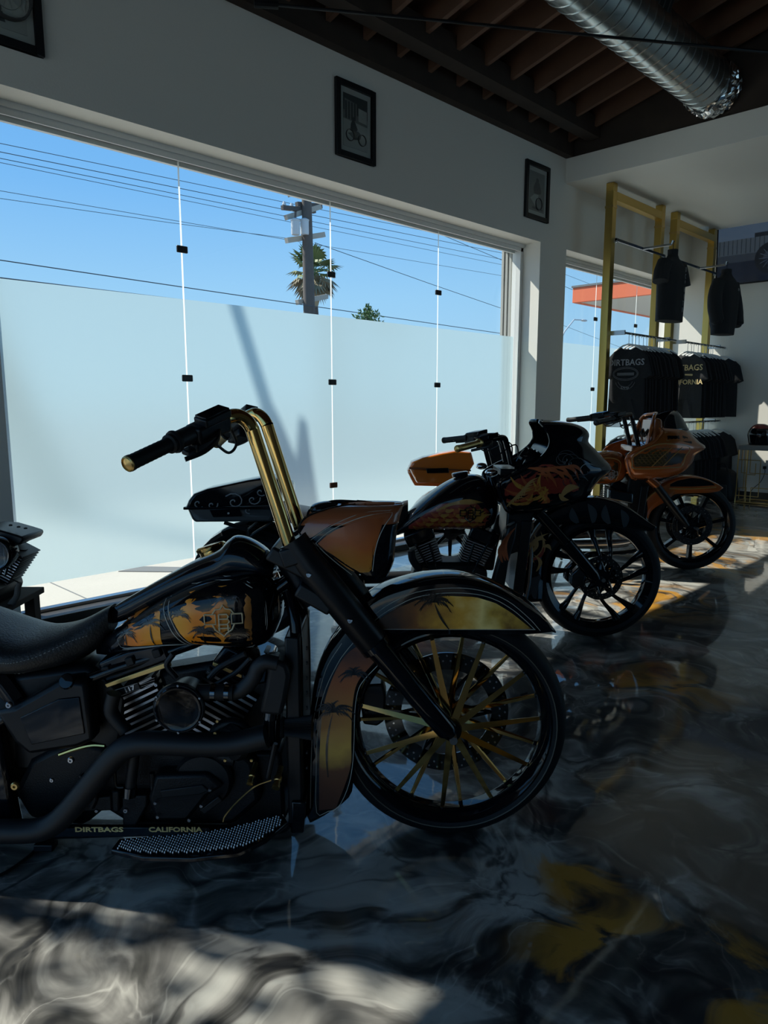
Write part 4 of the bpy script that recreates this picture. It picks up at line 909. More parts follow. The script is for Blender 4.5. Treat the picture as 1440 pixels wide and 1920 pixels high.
    MB().prism(ps([(60,1420),(140,1380),(205,1395),(215,1500),(160,1545),(60,1530),(30,1480)], .08), -.10, .12).build('gearbox', 'engine_black', eng, bevel=.02)
    MB().lathe([(0,0),(.085,0),(.09,-.02),(.08,-.035),(0,-.04)], v(385, 1455, .11), (0, 1, 0), 32).build('cam_cover', 'engine_black', eng)
    c1 = cylinder_unit(v(330, 1405, .0), v(252, 1268, .0), eng, 13, .088)
    c2 = cylinder_unit(v(362, 1405, .0), v(448, 1262, .0), eng, 13, .088)
    rb_ = MB().prism(ps([(178,1246),(236,1222),(304,1208),(319,1241),(194,1286)], .11), -.10, .08).build('rocker_box', 'gloss_black', eng, bevel=.010)
    MB().prism(ps([(110,342),(515,200),(522,232),(126,366)], .113, k2), -.106, -.098).build('gold_strip', 'gold_satin', rb_, bevel=.002)
    for x, y in ((130,250),(275,195),(440,145)): MB().obox(v(*crop([(x, y)], k2)[0], .105), (.012,0,.004), (0,.008,0), (-.004,0,.012)).build('rocker_recess', 'engine_black', rb_, bevel=.003)
    rb2 = MB().prism(ps([(395,1245),(420,1212),(505,1250),(500,1285),(470,1290)], .11), -.10, .08).build('rocker_box', 'gloss_black', eng, bevel=.010)
    MB().prism(ps([(780,205),(960,285),(955,308),(775,228)], .113, k2), -.106, -.098).build('gold_strip', 'gold_satin', rb2, bevel=.002)
    pl = MB().prism(ps([(140,385),(325,325),(340,360),(155,428)], .118, k2), -.122, -.114).build('name_plate', 'satin_black', eng, bevel=.002)
    stripe(Flat(.123), ps([(140,385),(325,325),(340,360),(155,428)], .118, k2), .0010, 'plate_edge', 'fin_edge', pl, True, n=1)
    a = v(*crop([(290, 372)], k2)[0], .124); b = v(*crop([(155, 420)], k2)[0], .124); ang = math.atan2(a.z - b.z, a.x - b.x)
    tm = Matrix.Translation(v(*crop([(275, 378)], k2)[0], .124)) @ Matrix.Rotation(-ang, 4, 'Y') @ Matrix.Rotation(math.pi/2, 4, 'X')
    text_mesh('number_lettering', '117', .019, 'fin_edge', pl, tm, wide=1.2, bold=.0006)
    tm = Matrix.Translation(v(*crop([(205, 405)], k2)[0], .124)) @ Matrix.Rotation(-ang, 4, 'Y') @ Matrix.Rotation(math.pi/2, 4, 'X')
    text_mesh('script_lettering', 'mwm', .012, 'fin_edge', pl, tm)
    for i in range(4): stripe(Flat(.118), ps([(340+i*0,325+i*14),(425,296+i*14)], .118, k2), .0013, 'head_fin', 'fin_edge', eng, n=1)
    # compressor cover with bolted ring
    cc = v(*crop([(570, 490)], k2)[0], .235)
    tb = MB().lathe([(0,.03),(.030,.028),(.046,.016),(.054,.006),(.062,0),(.070,0),(.0735,.004),(.0735,.016),(.066,.022),(.06,.06),(.05,.12)], cc, (0, 1, 0), 48).build('intake_cover', 'satin_black', R)
    MB().lathe([(.058,-.001),(.064,-.004),(.068,-.001)], cc, (0, 1, 0), 48).build('cover_ring', 'gloss_black', tb)
    MB().lathe([(.020,.024),(.034,.020),(.035,.024)], cc + Vector((.006,0,.008)), (0, 1, 0), 40).build('inner_ring', mat('bronze', (.30,.19,.08), .3, metal=1.0), tb)
    for k in range(6):
        t = math.radians(90 * 0 + 60 * k + 28); bolt(cc + Vector((math.cos(t) * .0705, -.001, math.sin(t) * .0705)), .0035, 'steel', tb)
    # intake plumbing
    def cv(pts, w0): return [v(*crop([a], k2)[0], w0) for a in pts]
    MB().tube(cv([(690,385),(910,388)], .20), .0235, 20).build('intake_hose', 'rubber', R)
    for x in (788, 872): MB().tube(cv([(x-14,386),(x+14,387)], .20), .0255, 20).build('hose_clamp', 'dark_chrome', R)
    MB().tube(smooth_path(cv([(900,388),(960,370),(1030,300),(1060,235),(1110,200),(1180,210)], .19), 5), .0225, 18).build('intake_elbow', 'matte_black', R)
    MB().prism(ps([(1090,175),(1160,160),(1245,200),(1262,270),(1235,420),(1210,515),(1075,500),(1110,330),(1125,240)], .18, k2), -.205, -.13).build('intake_box', 'matte_black', R, bevel=.012)
    MB().tube(cv([(1138,500),(1132,545)], .17), .0215, 18).build('hose_clamp', 'dark_chrome', R)
    MB().tube(cv([(1132,540),(1125,700)], .17), .0185, 18).build('charge_pipe', 'gloss_black', R)
    fc = cv([(1205,600),(1392,602)], .15)
    fl2 = MB(); n_ = 36; rg = []
    for t, r_ in ((0, .034), (.08, .030), (.1, .026), (1, .037), (1.001, .02)):
        c_ = fc[0].lerp(fc[1], t); rg.append([c_ + Vector((0, math.cos(2*math.pi*j/(2*n_)), math.sin(2*math.pi*j/(2*n_)))) * r_ * (1.0 if j % 2 or t < .09 else .90) for j in range(2*n_)])
    fl2.loft(rg).build('cone_filter', 'rubber', R)
    # turbo housing
    th = v(*crop([(900, 690)], k2)[0], .17)
    tu = MB().lathe([(0,-.03),(.03,-.03),(.034,-.02),(.05,-.018),(.062,0),(.05,.02),(.02,.03)], th, (.5, 1, .1), 28).build('turbo_housing', 'engine_black', R)
    MB().tube(smooth_path([th + Vector((math.cos(t)*.055, .01, math.sin(t)*.055)) for t in [i*.6 for i in range(9)]], 3), [.012 + .0006*i for i in range(25)], 12).build('volute', 'engine_black', tu)
    for x, y in ((810,562),(797,636),(793,740),(858,803),(1020,803)): bolt(v(*crop([(x, y)], k2)[0], .205), .0050, 'gold_satin', tu)
    # exhaust
    MB().tube(smooth_path([v(x, y, .205) for x, y in ((500,1380),(440,1394),(380,1396),(300,1393),(262,1394),(232,1404),(205,1428),(165,1476),(130,1518),(100,1545),(66,1557),(0,1559),(-140,1559),(-330,1540))], 5), .0345, 22).build('exhaust_pipe', 'matte_black', R)
    MB().tube(smooth_path([v(x, y, .15) for x, y in ((236,1370),(218,1350),(208,1330),(214,1300))], 4), .021, 16).build('exhaust_header', 'matte_black', R)
    MB().tube([v(252,1410,.18), v(244,1482,.18)], .0165, 14).build('wastegate_pipe', 'matte_black', R)
    MB().tube([v(244,1474,.18), v(243,1492,.18)], .020, 14).build('hose_clamp', 'dark_chrome', R)
    MB().tube(smooth_path(cv([(120,715),(40,712),(-60,735),(-160,770)], .15), 4), .006, 8).build('brake_line', 'gold_chrome', R)
    MB().prism(ps([(440,870),(760,860),(860,940),(760,1000),(640,1150),(440,1150),(400,1010)], .14, k2), -.165, -.09).build('oil_cover', 'engine_black', R, bevel=.012)
    MB().prism(ps([(460,985),(720,950),(760,985),(700,1010),(470,1030)], .165, k2), -.17, -.16).build('mesh_guard', 'matte_black', R, bevel=.003)
    MB().obox(v(*crop([(775,1075)], k2)[0], .17), (.028,0,.022), (0,.006,0), (-.006,0,.007)).build('dipstick', 'satin_black', R, bevel=.002)
    for k, (x, y) in enumerate(((765,985),(712,1083),(638,1170),(435,340),(250,1108),(70,1112),(430,1065),(445,1150))): bolt(v(*crop([(x, y)], k2)[0], .175), .0055 if k != 4 else .008, 'steel', R)
    for x, y, r_ in ((1168,975,.012),(1008,950,.010)):
        a = v(*crop([(x, y)], k2)[0], .22); MB().lathe([(0,0),(r_,0),(r_,.01),(r_*.8,.012),(r_*.8,.022),(r_,.024),(r_,.036),(r_*.7,.042),(r_*.7,.07)], a, (.12, 1, .55), 14).build('fitting', 'gold_satin', R)
    MB().tube(smooth_path(cv([(1140,925),(1040,965),(940,1050),(860,1140),(845,1180)], .22), 5), .0022, 6).build('wire_lead', 'gold_satin', R)
    MB().tube(cv([(1165,700),(1120,910)], .19), .008, 8).build('coolant_hose', 'satin_black', R)
    for pts, r_ in (([(-30,890),(60,1010),(40,1090)], .010), ([(180,870),(190,960),(240,970)], .005), ([(410,880),(420,1000),(430,1060)], .009), ([(560,300),(500,220),(540,150)], .009), ([(760,300),(830,230),(980,150)], .010), ([(1010,180),(930,260),(800,340)], .008)): MB().tube(smooth_path(cv(pts, .15), 5), r_, 10).build('hose', 'satin_black', R)
    for pts in ([(180,960),(230,960),(232,1090),(185,1090)], [(245,985),(400,985),(400,1050),(330,1180),(250,1180)], [(0,1000),(180,990),(190,1080),(0,1090)]): MB().prism(ps(pts, .12, k2), -.15, -.06).build('bracket', 'engine_black', R, bevel=.006)
    # ---- frame
    for s_ in (1, -1):
        def q(x, y, w0=.13): a = v(x, y, w0); return Vector((a.x, -s_ * w0, a.z))
        MB().tube(smooth_path([q(540,1110,.04), q(556,1200,.10), q(556,1450,.12), q(545,1530), q(500,1556), q(300,1556), q(0,1560), q(-90,1520), q(-130,1420)], 5), .018, 14).build('frame_rail', 'gloss_black', R)
        MB().tube(smooth_path([q(540,1090,.03), q(400,1190,.06), q(200,1260,.10), q(60,1320), q(-120,1420)], 5), .017, 14).build('frame_tube', 'gloss_black', R)
    rl = MB().prism(ps([(40,1546),(392,1546),(400,1562),(40,1566)], .15), -.165, -.145).build('side_rail', 'gloss_black', R, bevel=.003)
    for tx, xx in (('DIRTBAGS', 186), ('CALIFORNIA', 329)):
        a = v(xx, 1559.5, .166); text_mesh('rail_lettering', tx, .0215, mat('letter_gold', (.80, .62, .26), .45), rl, Matrix.Translation(a) @ Matrix.Rotation(math.pi/2, 4, 'X'), wide=1.48 if tx[0] == 'D' else 1.32, bold=.0007)
    # radiator
    rad = MB().box((p(548,1300)[0], -.15, p(556,1545,.15)[1]), (p(574,1300)[0], .15, p(556,1195,.15)[1])).build('radiator', 'satin_black', R, bevel=.006)
    for k in range(9): 
        a = v(574, 1215 + 28 * k, .15); bolt(a, .006, 'satin_black', rad, (1, 0, 0))
    MB().prism(ps([(547,1500),(575,1500),(570,1560),(545,1560)], .15), -.16, .16).build('chin_guard', 'gloss_black', R, bevel=.006)
    MB().prism(ps([(-60,1270),(170,1240),(215,1262),(250,1300),(235,1400),(60,1440),(-60,1420)], .05), -.085, .10).build('oil_tank', 'satin_black', R, bevel=.02)
    MB().prism(ps([(300,1250),(420,1230),(505,1215),(530,1280),(525,1420),(470,1440),(380,1400),(330,1330)], .0), -.045, .06).build('induction_body', 'engine_black', R, bevel=.02)
    MB().prism(ps([(420,1400),(530,1400),(540,1545),(430,1545)], .02), -.06, .09).build('lower_cover', 'engine_black', R, bevel=.012)
    # side cover and ignition cap
    sc_ = MB().prism(ps([(-6,1330),(30,1322),(118,1272),(165,1276),(180,1385),(150,1398),(58,1412),(30,1388)], .15), -.165, -.10).build('side_cover', 'satin_black', R, bevel=.014)
    MB().prism(ps([(38,1345),(110,1310),(150,1306),(160,1375),(60,1396)], .165), -.169, -.163).build('cover_panel', 'gloss_black', sc_, bevel=.003)
    MB().lathe([(0,0),(.022,0),(.024,-.01),(.02,-.016),(0,-.018)], v(128, 1278, .15), (0, 1, -.5), 20).build('ignition_cap', 'gloss_black', R)
    bolt(v(18, 1321, .17), .010, 'steel', R); bolt(v(30, 1472, .17), .013, 'gold_satin', R); bolt(v(134, 1424, .17), .010, 'steel', R); bolt(v(98, 1462, .17), .007, 'steel', R)
    MB().prism(ps([(-200,1380),(0,1340),(22,1470),(40,1560),(10,1580),(-30,1500),(-200,1470)], .13), -.15, -.10).build('swing_arm', 'gloss_black', R, bevel=.012)
    MB().prism(ps([(-200,1380),(0,1340),(22,1470),(40,1560),(10,1580),(-30,1500),(-200,1470)], .13), .10, .15).build('swing_arm', 'gloss_black', R, bevel=.012)
    # rear wheel and fender, mostly out of the picture
    rw = empty('rear_wheel', (0, 0, 0)); rw.parent = R; cr_ = Vector((-1.64, 0, .335)); tyre(.335, .235, .19, cr_, rw); rim(.24, .15, cr_, rw); MB().lathe([(0,-.08),(.05,-.08),(.05,.08),(0,.08)], cr_, (0,1,0), 20).build('hub', 'gloss_black', rw)
    for k in range(10):
        a = 2*math.pi*k/10; MB().tube([cr_ + Vector((math.cos(a)*.04,0,math.sin(a)*.04)), cr_ + Vector((math.cos(a)*.215,0,math.sin(a)*.215))], [.012,.008], 8).build('spoke', 'gold_chrome', rw)
    rg = []
    for i in range(19):
        a = math.radians(8 + 165 * i / 18); rr = .375; rg.append([cr_ + Vector((math.cos(a)*rr*k_, yy, math.sin(a)*rr*k_)) for yy, k_ in ((-.115,.80),(-.115,.93),(-.10,.985),(-.05,1.0),(0,1.005),(.05,1.0),(.10,.985),(.115,.93),(.115,.80))])
    MB().loft(rg, False, False).build('rear_fender', 'gloss_black', R, solid=.004)
    # ---- floorboards
    fb = crop([(155,1352),(205,1282),(430,1266),(700,1247),(900,1212),(1080,1162),(1215,1130),(1242,1178),(1110,1285),(940,1368),(650,1402),(350,1396)], k2)
    def board(side):
        pts = []
        for x, y in fb:
            zb = .145 + (x - 210) / 330 * .055; P = on_z(x, y, zb); pts.append(((P - B.o).dot(RT), side * -(P - B.o).dot(F0) * -1 if side > 0 else -(P - B.o).dot(F0), zb))
        mb = MB(); n = len(pts); vs = [(a, b, c_) for a, b, c_ in pts] + [(a, b, c_ - .016) for a, b, c_ in pts]
        mb.add(vs, [tuple(range(n)), tuple(reversed(range(n, 2*n)))] + [(i, (i+1) % n, (i+1) % n + n, i+n) for i in range(n)])
        o = mb.build('floorboard', 'gloss_black', R, bevel=.004)
        cx_ = sum(q[0] for q in pts) / n; cy_ = sum(q[1] for q in pts) / n
        poly = [(cx_ + (a - cx_) * .95, cy_ + (b - cy_) * .82) for a, b, _ in pts]
        def inside(x, y):
            r_ = False; j = len(poly) - 1
            for i in range(len(poly)):
                if (poly[i][1] > y) != (poly[j][1] > y) and x < (poly[j][0]-poly[i][0])*(y-poly[i][1])/(poly[j][1]-poly[i][1]) + poly[i][0]: r_ = not r_
                j = i
            return r_
        x0, x1 = min(q[0] for q in poly), max(q[0] for q in poly); y0, y1 = min(q[1] for q in poly), max(q[1] for q in poly); mb = MB(); i = 0; x = x0
        z0, z1 = pts[0][2], pts[6][2]; xa, xb = pts[0][0], pts[6][0]
        while x < x1:
            y = y0 + (.005 if i % 2 else 0)
            while y < y1:
                if inside(x, y):
                    zz = z0 + (x - xa) / (xb - xa) * (z1 - z0); mb.lathe([(.0032, -.001), (.0030, .003), (.0016, .005), (0, .0055)], (x, y, zz), (0, 0, 1), 6)
                y += .0105
            x += .0080; i += 1
        s2 = mb.build('grip_studs', 'steel', o); s2['kind'] = 'stuff'
        return o
    board(0); board(1)
    # kickstand and its bracket
    MB().obox(v(86, 1584, .12), (.03,0,0), (0,.02,0), (0,0,.012)).build('stand_bracket', 'satin_black', R, bevel=.004)
    MB().tube([v(85, 1560, .10), v(85, 1588, .10)], .012, 10).build('stand_bracket', 'satin_black', R)
    a = Vector((-.95, .12, .14)); MB().tube([a, Vector((-.80, .34, .012))], [.014, .011], 10).build('kickstand', 'gloss_black', R)
    MB().tube([Vector((-.80, .34, .012)), Vector((-.74, .36, .008))], .012, 8).build('kickstand', 'gloss_black', R)
    return B
NEAR = near_bike()
# ------------------------------------------------------------------ the two fairing motorcycles behind
def vtwin(B, rear_b, rear_t, front_b, front_t, case, w0=.09, fins=11):
    R = B.root; eng = empty('engine', (0, 0, 0)); eng.parent = R
    MB().prism(B.ps(case, w0), -.10, .10).build('crankcase', 'engine_black', eng, bevel=.02)
    for a, b in ((rear_b, rear_t), (front_b, front_t)):
        A, T_ = B.v(*a, 0), B.v(*b, 0); cylinder_unit(A, T_, eng, fins, .080)
        ax = (T_ - A).normalized(); sv = ax.cross(Vector((0, 1, 0)))
        MB().obox(T_ + ax * .045, sv * .085, (0, .095, 0), ax * .04).build('rocker_box', 'gloss_black', eng, bevel=.012)
        for s_ in (-.02, .02): MB().tube([A + Vector((s_, -.095, 0)), T_ + Vector((s_ * 2, -.09, 0))], .007, 8).build('pushrod_tube', 'dark_chrome', eng)
    return eng
def bag(B, k, outline, lid_line, w_in, w_out, m_body, m_lid, parent, side, art=None):
    """hard saddlebag: tapered pod with a lid; outline given on the near face"""
    def mk(pts, shrink, y0, y1, name, m, par, bev):
        pp = B.ps(crop(pts, k), w_out); cx_ = sum(a for a, _ in pp) / len(pp); cz_ = sum(b for _, b in pp) / len(pp)
        rings = []
        for yy, s_ in ((y0, .97), (y0 + (y1 - y0) * .15, 1.0), (y0 + (y1 - y0) * .8, 1.0), (y0 + (y1 - y0) * .95, .97), (y1, .92)):
            rings.append([(cx_ + (a - cx_) * s_, yy, cz_ + (b - cz_) * s_) for a, b in pp])
        if side > 0: rings = [[(a, -b, c_ - .075) for a, b, c_ in r_] for r_ in rings]   # leaning on the stand, the far side sits lower
        return MB().loft(rings).build(name, m, par, bevel=bev)
    up = [q for q in outline['lid']]; lo = [q for q in outline['body']]
    bd = mk(lo, 1, -w_in, -w_out, 'saddlebag', m_body, parent, .012)
    ld = mk(up, 1, -w_in, -w_out - .004, 'lid', m_lid, bd, .012)
    return bd, ld
def far_controls(B, root_pts, tip, end, grip_m, w_bar=.10, r=.016):
    R = B.root
    for s_ in (1, -1):
        def q(x, y, w_): a = B.v(x, y, w_); return Vector((a.x, -s_ * w_, a.z))
        pts = [q(*root_pts[0], w_bar), q(*root_pts[1], w_bar), q(*root_pts[2], w_bar + .02), q(*tip, .20)]
        bar = MB().tube(smooth_path(pts, 5), r, 14).build('handlebar', 'gloss_black', R)
        g0, g1 = q(*tip, .20), q(*end, .42); gi = g0.lerp(g1, .35)
        MB().tube([g0, gi], r * .9, 10).build('bar_tip', 'gloss_black', bar)
        grip_set(bar, gi, g1, r * 1.15, grip_m if s_ == 1 else 'rubber', grip_m)
        MB().obox(g0.lerp(g1, .18) + Vector((.012, 0, .022)), (g1 - g0) * .16, (.03, 0, .008), (0, 0, .014)).build('reservoir', 'gloss_black', bar, bevel=.004)
        MB().obox(g0.lerp(g1, .24) + Vector((.006, 0, -.016)), (g1 - g0) * .11, (.026, 0, 0), (0, 0, .018)).build('switch_pod', 'satin_black', bar, bevel=.004)
        lever(bar, [g0.lerp(g1, .2) + Vector((.04, 0, 0)), g0.lerp(g1, .5) + Vector((.075, 0, -.012)), g0.lerp(g1, .92) + Vector((.06, 0, -.012))], 'satin_black', .006)
        MB().tube(smooth_path([g0.lerp(g1, .1) + Vector((0,0,-.01)), g0 + Vector((.02, s_*.0, -.09)), q(*root_pts[1], w_bar) + Vector((.05, 0, 0)), q(*root_pts[0], w_bar) + Vector((.04,0,0))], 5), .004, 6).build('control_cable', 'rubber', bar)
    return
def wrap_fender(B, O_, I_, hw, k, m, parent_name='front_fender'):
    OO = smooth_path([Vector((*B.p(x, y, .02), 0)) for x, y in crop(O_, k)], 3); II = smooth_path([Vector((*B.p(x, y, hw), 0)) for x, y in crop(I_, k)], 3); rings = []
    for a, b in zip(OO, II):
        o2 = Vector((a.x, a.y)); i2 = Vector((b.x, b.y)); half = []
        for t, yy in ((0, 1), (.45, 1), (.80, 1), (.92, .96), (.985, .80), (1.01, .55), (1.02, .25)): q = i2.lerp(o2, t); half.append((q.x, -hw * yy, q.y))
        cen = i2.lerp(o2, 1.024); rings.append(half + [(cen.x, 0, cen.y)] + [(x, -y, z) for x, y, z in reversed(half)])
    return MB().loft(rings, False, False).build(parent_name, m, B.root, solid=.004)
def bike_tail(B, c, paint, seat_pts, k):
    """rear wheel, fender, seat, frame and swing arm"""
    R = B.root
    rw = empty('rear_wheel', (0, 0, 0)); rw.parent = R; tyre(.325, .235, .18, c, rw, 48); rim(.24, .14, c, rw, seg=48); MB().lathe([(0,-.08),(.06,-.08),(.06,.08),(0,.08)], c, (0,1,0), 20).build('hub', 'gloss_black', rw)
    for j in range(8):
        a = 2*math.pi*j/8; MB().tube([c + Vector((math.cos(a)*.04,0,math.sin(a)*.04)), c + Vector((math.cos(a)*.215,0,math.sin(a)*.215))], [.02,.012], 8).build('spoke', 'gloss_black', rw)
    rg = []
    for i in range(17):
        a = math.radians(5 + 165*i/16); rr = .37; rg.append([c + Vector((math.cos(a)*rr*q, yy, math.sin(a)*rr*q)) for yy, q in ((-.115,.78),(-.115,.93),(-.10,.985),(-.05,1.0),(0,1.005),(.05,1.0),(.10,.985),(.115,.93),(.115,.78))])
    MB().loft(rg, False, False).build('rear_fender', paint, R, solid=.004)
    for s_ in (-1, 1):
        MB().tube(smooth_path([(c.x, s_*.13, c.z), (c.x+.35, s_*.13, c.z+.06), (c.x+.62, s_*.12, c.z+.08)], 4), .022, 10).build('swing_arm', 'gloss_black', R)
        MB().tube(smooth_path([(c.x+.62, s_*.12, c.z+.08), (c.x+.66, s_*.13, .20), (c.x+.9, s_*.13, .17), (-.58, s_*.13, .17), (-.44, s_*.10, .26), (-.40, s_*.05, .70)], 4), .017, 10).build('frame_rail', 'gloss_black', R)
        MB().tube(smooth_path([(c.x+.1, s_*.16, .34), (c.x+.55, s_*.17, .31), (-.75, s_*.17, .34)], 4), .036, 14).build('exhaust_pipe', 'matte_black', R)
    st_ = Body(seat_pts, 2.6); st_.mesh(24, 4).build('seat', 'leather', R)
# ------------------------------------------------------------------ middle: black with a phoenix
def middle_bike():
    B = Bike(1114, 1192, 'black custom bagger with red and gold phoenix artwork on its fairing, middle of the row'); R = B.root; p, v, ps = B.p, B.v, B.ps
    k = K(730, 760, .368); cc = lambda x, y: crop([(x, y)], k)[0]
    c = Vector((0, 0, .372))
    fw_ = empty('front_wheel', (0, 0, 0)); fw_.parent = R
    tyre(.372, .312, .12, c, fw_); rim(.318, .09, c, fw_, lip=.040)
    MB().lathe([(0,-.07),(.035,-.07),(.04,-.05),(.035,-.02),(.035,.05),(0,.06)], c, (0,1,0), 24).build('hub', 'gloss_black', fw_)
    me = None
    for j in range(10):
        a = 2*math.pi*j/10 + .2
        pts = []; rs = []
        for i in range(10):
            t = i/9; rr = .03 + .252*t; aa = a + .55*math.sin(t*math.pi*.5)**1.5 * (1 if j % 2 else .55) ; pts.append(c + Vector((math.cos(aa)*rr, -.050 + .03*t, math.sin(aa)*rr))); rs.append(.020 - .009*math.sin(math.pi*min(1, t*1.1)) + (.007 if t > .9 else 0))
        MB().tube(pts, rs, 10, flat=(1.0, 1.0)).build('spoke', 'gloss_black', fw_)
    for s_ in (-1, 1): rotor(.130, .095, c + Vector((0, .068*s_, 0)), fw_, holes=20, carrier=8, m='dark_chrome')
    for s_ in (-1, 1):
        MB().prism([(-.175,.40),(-.12,.46),(-.085,.42),(-.10,.34),(-.15,.31),(-.18,.34)], s_*.065-.028, s_*.065+.028).build('brake_caliper', 'dark_chrome', R, bevel=.008)
        def q(x, y): a = v(*cc(x, y), .115); return Vector((a.x, -s_*.115, a.z))
        MB().tube([q(760,545), q(905,705)], .032, 16).build('fork_tube', 'gloss_black', R)
        MB().tube([q(900,700), q(920,722), q(1040,862), q(1062,888)], [.040,.038,.036,.020], 18).build('fork_leg', 'gloss_black', R)
    MB().tube([(0,-.13,.372),(0,.13,.372)], .012, 10).build('axle', 'steel', R)
    # fender
    O_ = [(1345,612),(1310,590),(1250,545),(1180,500),(1110,478),(1050,468),(960,478),(880,505),(810,540),(750,585),(705,645),(670,720),(652,800),(646,880),(646,950),(652,990)]
    I_ = [(1340,640),(1310,640),(1250,630),(1180,618),(1110,606),(1050,602),(960,604),(900,606),(850,612),(822,640),(806,690),(796,750),(788,810),(782,880),(780,950),(775,1000)]
    fen = wrap_fender(B, O_, I_, .078, k, 'gloss_black')
    sd = Flat(.0805)
    def fan(base, tips, wid, bend, m, name='flame_art', off=.001, surf=sd, par=fen, wpl=.08):
        for i, t_ in enumerate(tips):
            mb = MB(); blade(mb, surf, p(*cc(*t_[0]), wpl), p(*cc(*t_[1]), wpl), bend * (1 if i % 2 else -1), wid, off + .0002 * i, 8)
            mb.build(name, m, par, smooth=False)
    fan((720,720), [((700,800),(770,640)), ((735,800),(815,650)), ((700,760),(735,650)), ((700,840),(745,740)), ((750,845),(735,760)), ((780,720),(825,740)), ((700,700),(760,680)), ((740,700),(800,690))], .011, .30, 'art_flame')
    fan((720,720), [((690,830),(700,720)), ((720,830),(760,720)), ((705,790),(790,700))], .010, .25, 'art_red', off=.0008)
    fan((0,0), [((690,980),(720,870)), ((740,985),(770,860)), ((700,900),(775,870)), ((960,600),(930,520)), ((1040,598),(1010,500)), ((1120,604),(1100,505)), ((1200,620),(1180,530))], .022, .12, 'art_grey', 'grey_swoosh', off=.0005)
    # fairing
    def Z(y, w_=0): return p(*cc(900, y), w_)[1]
    def U(x, y, w_=0): return p(*cc(x, y), w_)[0]
    lv = [(Z(556,.2), U(640,556,.24), U(760,556), .17, 1.8), (Z(530,.2), U(600,530,.24), U(900,530), .235, 2.0), (Z(485,.22), U(575,485,.25), U(1000,485), .265, 2.1), (Z(430,.22), U(556,430,.26), U(1035,430), .285, 2.1), (Z(385,.22), U(556,385,.26), U(1075,385), .295, 2.1), (Z(338,.2), U(630,345,.27), U(1125,335), .295, 2.0), (Z(292,.2), U(730,295,.27), U(1090,290), .28, 2.0), (Z(240,.18), U(795,245,.25), U(1045,240), .255, 2.1), (Z(192,.17), U(820,190,.22), U(1000,190), .225, 2.4), (Z(152,.15), U(815,152,.2), U(1003,150), .205, 2.6), (Z(122,.13), U(800,122,.18), U(985,122), .185, 2.6), (Z(98,.10), U(780,98,.16), U(940,98), .16, 2.5), (Z(84,.06), U(768,84,.12), U(880,84), .12, 2.3), (Z(79,.0), U(775,79,.05), U(830,79), .05, 2.0)]
    S_ = Shell(lv); fa = S_.mesh().build('fairing', 'gloss_black', R, solid=.006)
    for s_ in (-1, 1): MB().tube(S_.rear_edge(s_), .010, 8).build('fairing_rim', 'gloss_black', fa)
    # screen lip
    MB().tube(smooth_path([v(*cc(1002,158), .0) + Vector((.0, -.16*a_, .012*(1-a_*a_))) - Vector((.10*a_*a_,0,0)) for a_ in (-1,-.66,-.33,0,.33,.66,1)], 4), .008, 8, flat=(.6,1.6)).build('screen_lip', 'gloss_black', fa)
    # dash inside the fairing
    das = MB().prism([(U(650,350,.15),Z(350)),(U(745,300,.15),Z(300)),(U(800,200,.15),Z(200)),(U(840,200,.15),Z(200)),(U(860,350,.15),Z(350)),(U(760,420,.15),Z(420))], -.20, .20).build('dash', 'satin_black', R, bevel=.012)
    for yy, r_ in ((-.10,.045),(0,.05),(.10,.045)):
        g = MB().lathe([(0,.0),(r_*.8,.0),(r_*.85,.012),(r_,.014),(r_*1.02,0),(r_,-.03)], Vector((U(735,275,.1), yy, Z(262))), (-.75,0,.65), 24).build('gauge', 'gloss_black', das)
    sl_ = MB().lathe([(0,-.01),(.06,-.006),(.066,.012),(.072,.014),(.076,0),(.07,-.05)], Vector((U(690,270,.2), -.17, Z(265))), (-.9,-.1,.45), 28).build('speaker', 'gloss_black', R)
    # phoenix artwork
    up = ps([cc(*q) for q in [(580,440),(600,400),(650,370),(720,335),(790,270),(830,290),(880,330),(940,380),(985,430)]], .27); lo = ps([cc(*q) for q in [(580,450),(600,510),(660,548),(730,540),(800,505),(860,478),(920,490),(985,440)]], .27)
    up = [p(*cc(*q), .27) for q in [(585,430),(600,400),(650,370),(720,335),(770,300),(830,300),(880,330),(940,375),(985,425)]]; lo = [p(*cc(*q), .27) for q in [(585,450),(600,510),(660,540),(730,532),(800,505),(860,478),(920,488),(985,440)]]
    panel(S_, up, lo, 'phoenix_art', 'art_red', fa, .004)
    rnd = random.Random(5); mb = MB(); mb2 = MB(); mb3 = MB()
    for i in range(17):
        a0 = (760 + rnd.uniform(-30, 60), 430 + rnd.uniform(-20, 40)); t = math.radians(95 + 12*i); tip = (a0[0] + math.cos(t)*rnd.uniform(140,190), a0[1] - math.sin(t)*rnd.uniform(80,115))
        tip = (max(578, min(930, tip[0])), max(300, min(535, tip[1]))); blade(mb if i % 2 else mb2, S_, p(*cc(*a0), .27), p(*cc(*tip), .27), .18, .010, .0065, 8)
    for i in range(9):
        a0 = (700 + 24*i, 330 + rnd.uniform(-20,20)); blade(mb, S_, p(*cc(*a0), .27), p(*cc(a0[0] + 110, a0[1] + rnd.uniform(30,80)), .27), .2, .009, .0065, 8)
    mbk_ = MB(); blade(mbk_, S_, p(*cc(880,470), .26), p(*cc(985,425), .26), .22, .022, .007, 10); mbk_.build('beak_art', 'art_flame', fa, smooth=False)
    mbk_ = MB(); blade(mbk_, S_, p(*cc(870,455), .26), p(*cc(930,490), .26), -.15, .012, .007, 8); mbk_.build('beak_art', 'art_flame', fa, smooth=False)
    for i in range(7): blade(mb3, S_, p(*cc(600 + 14*i, 520 - 10*i), .27), p(*cc(690 + 12*i, 470 - 18*i), .27), .2, .006, .0075, 8)
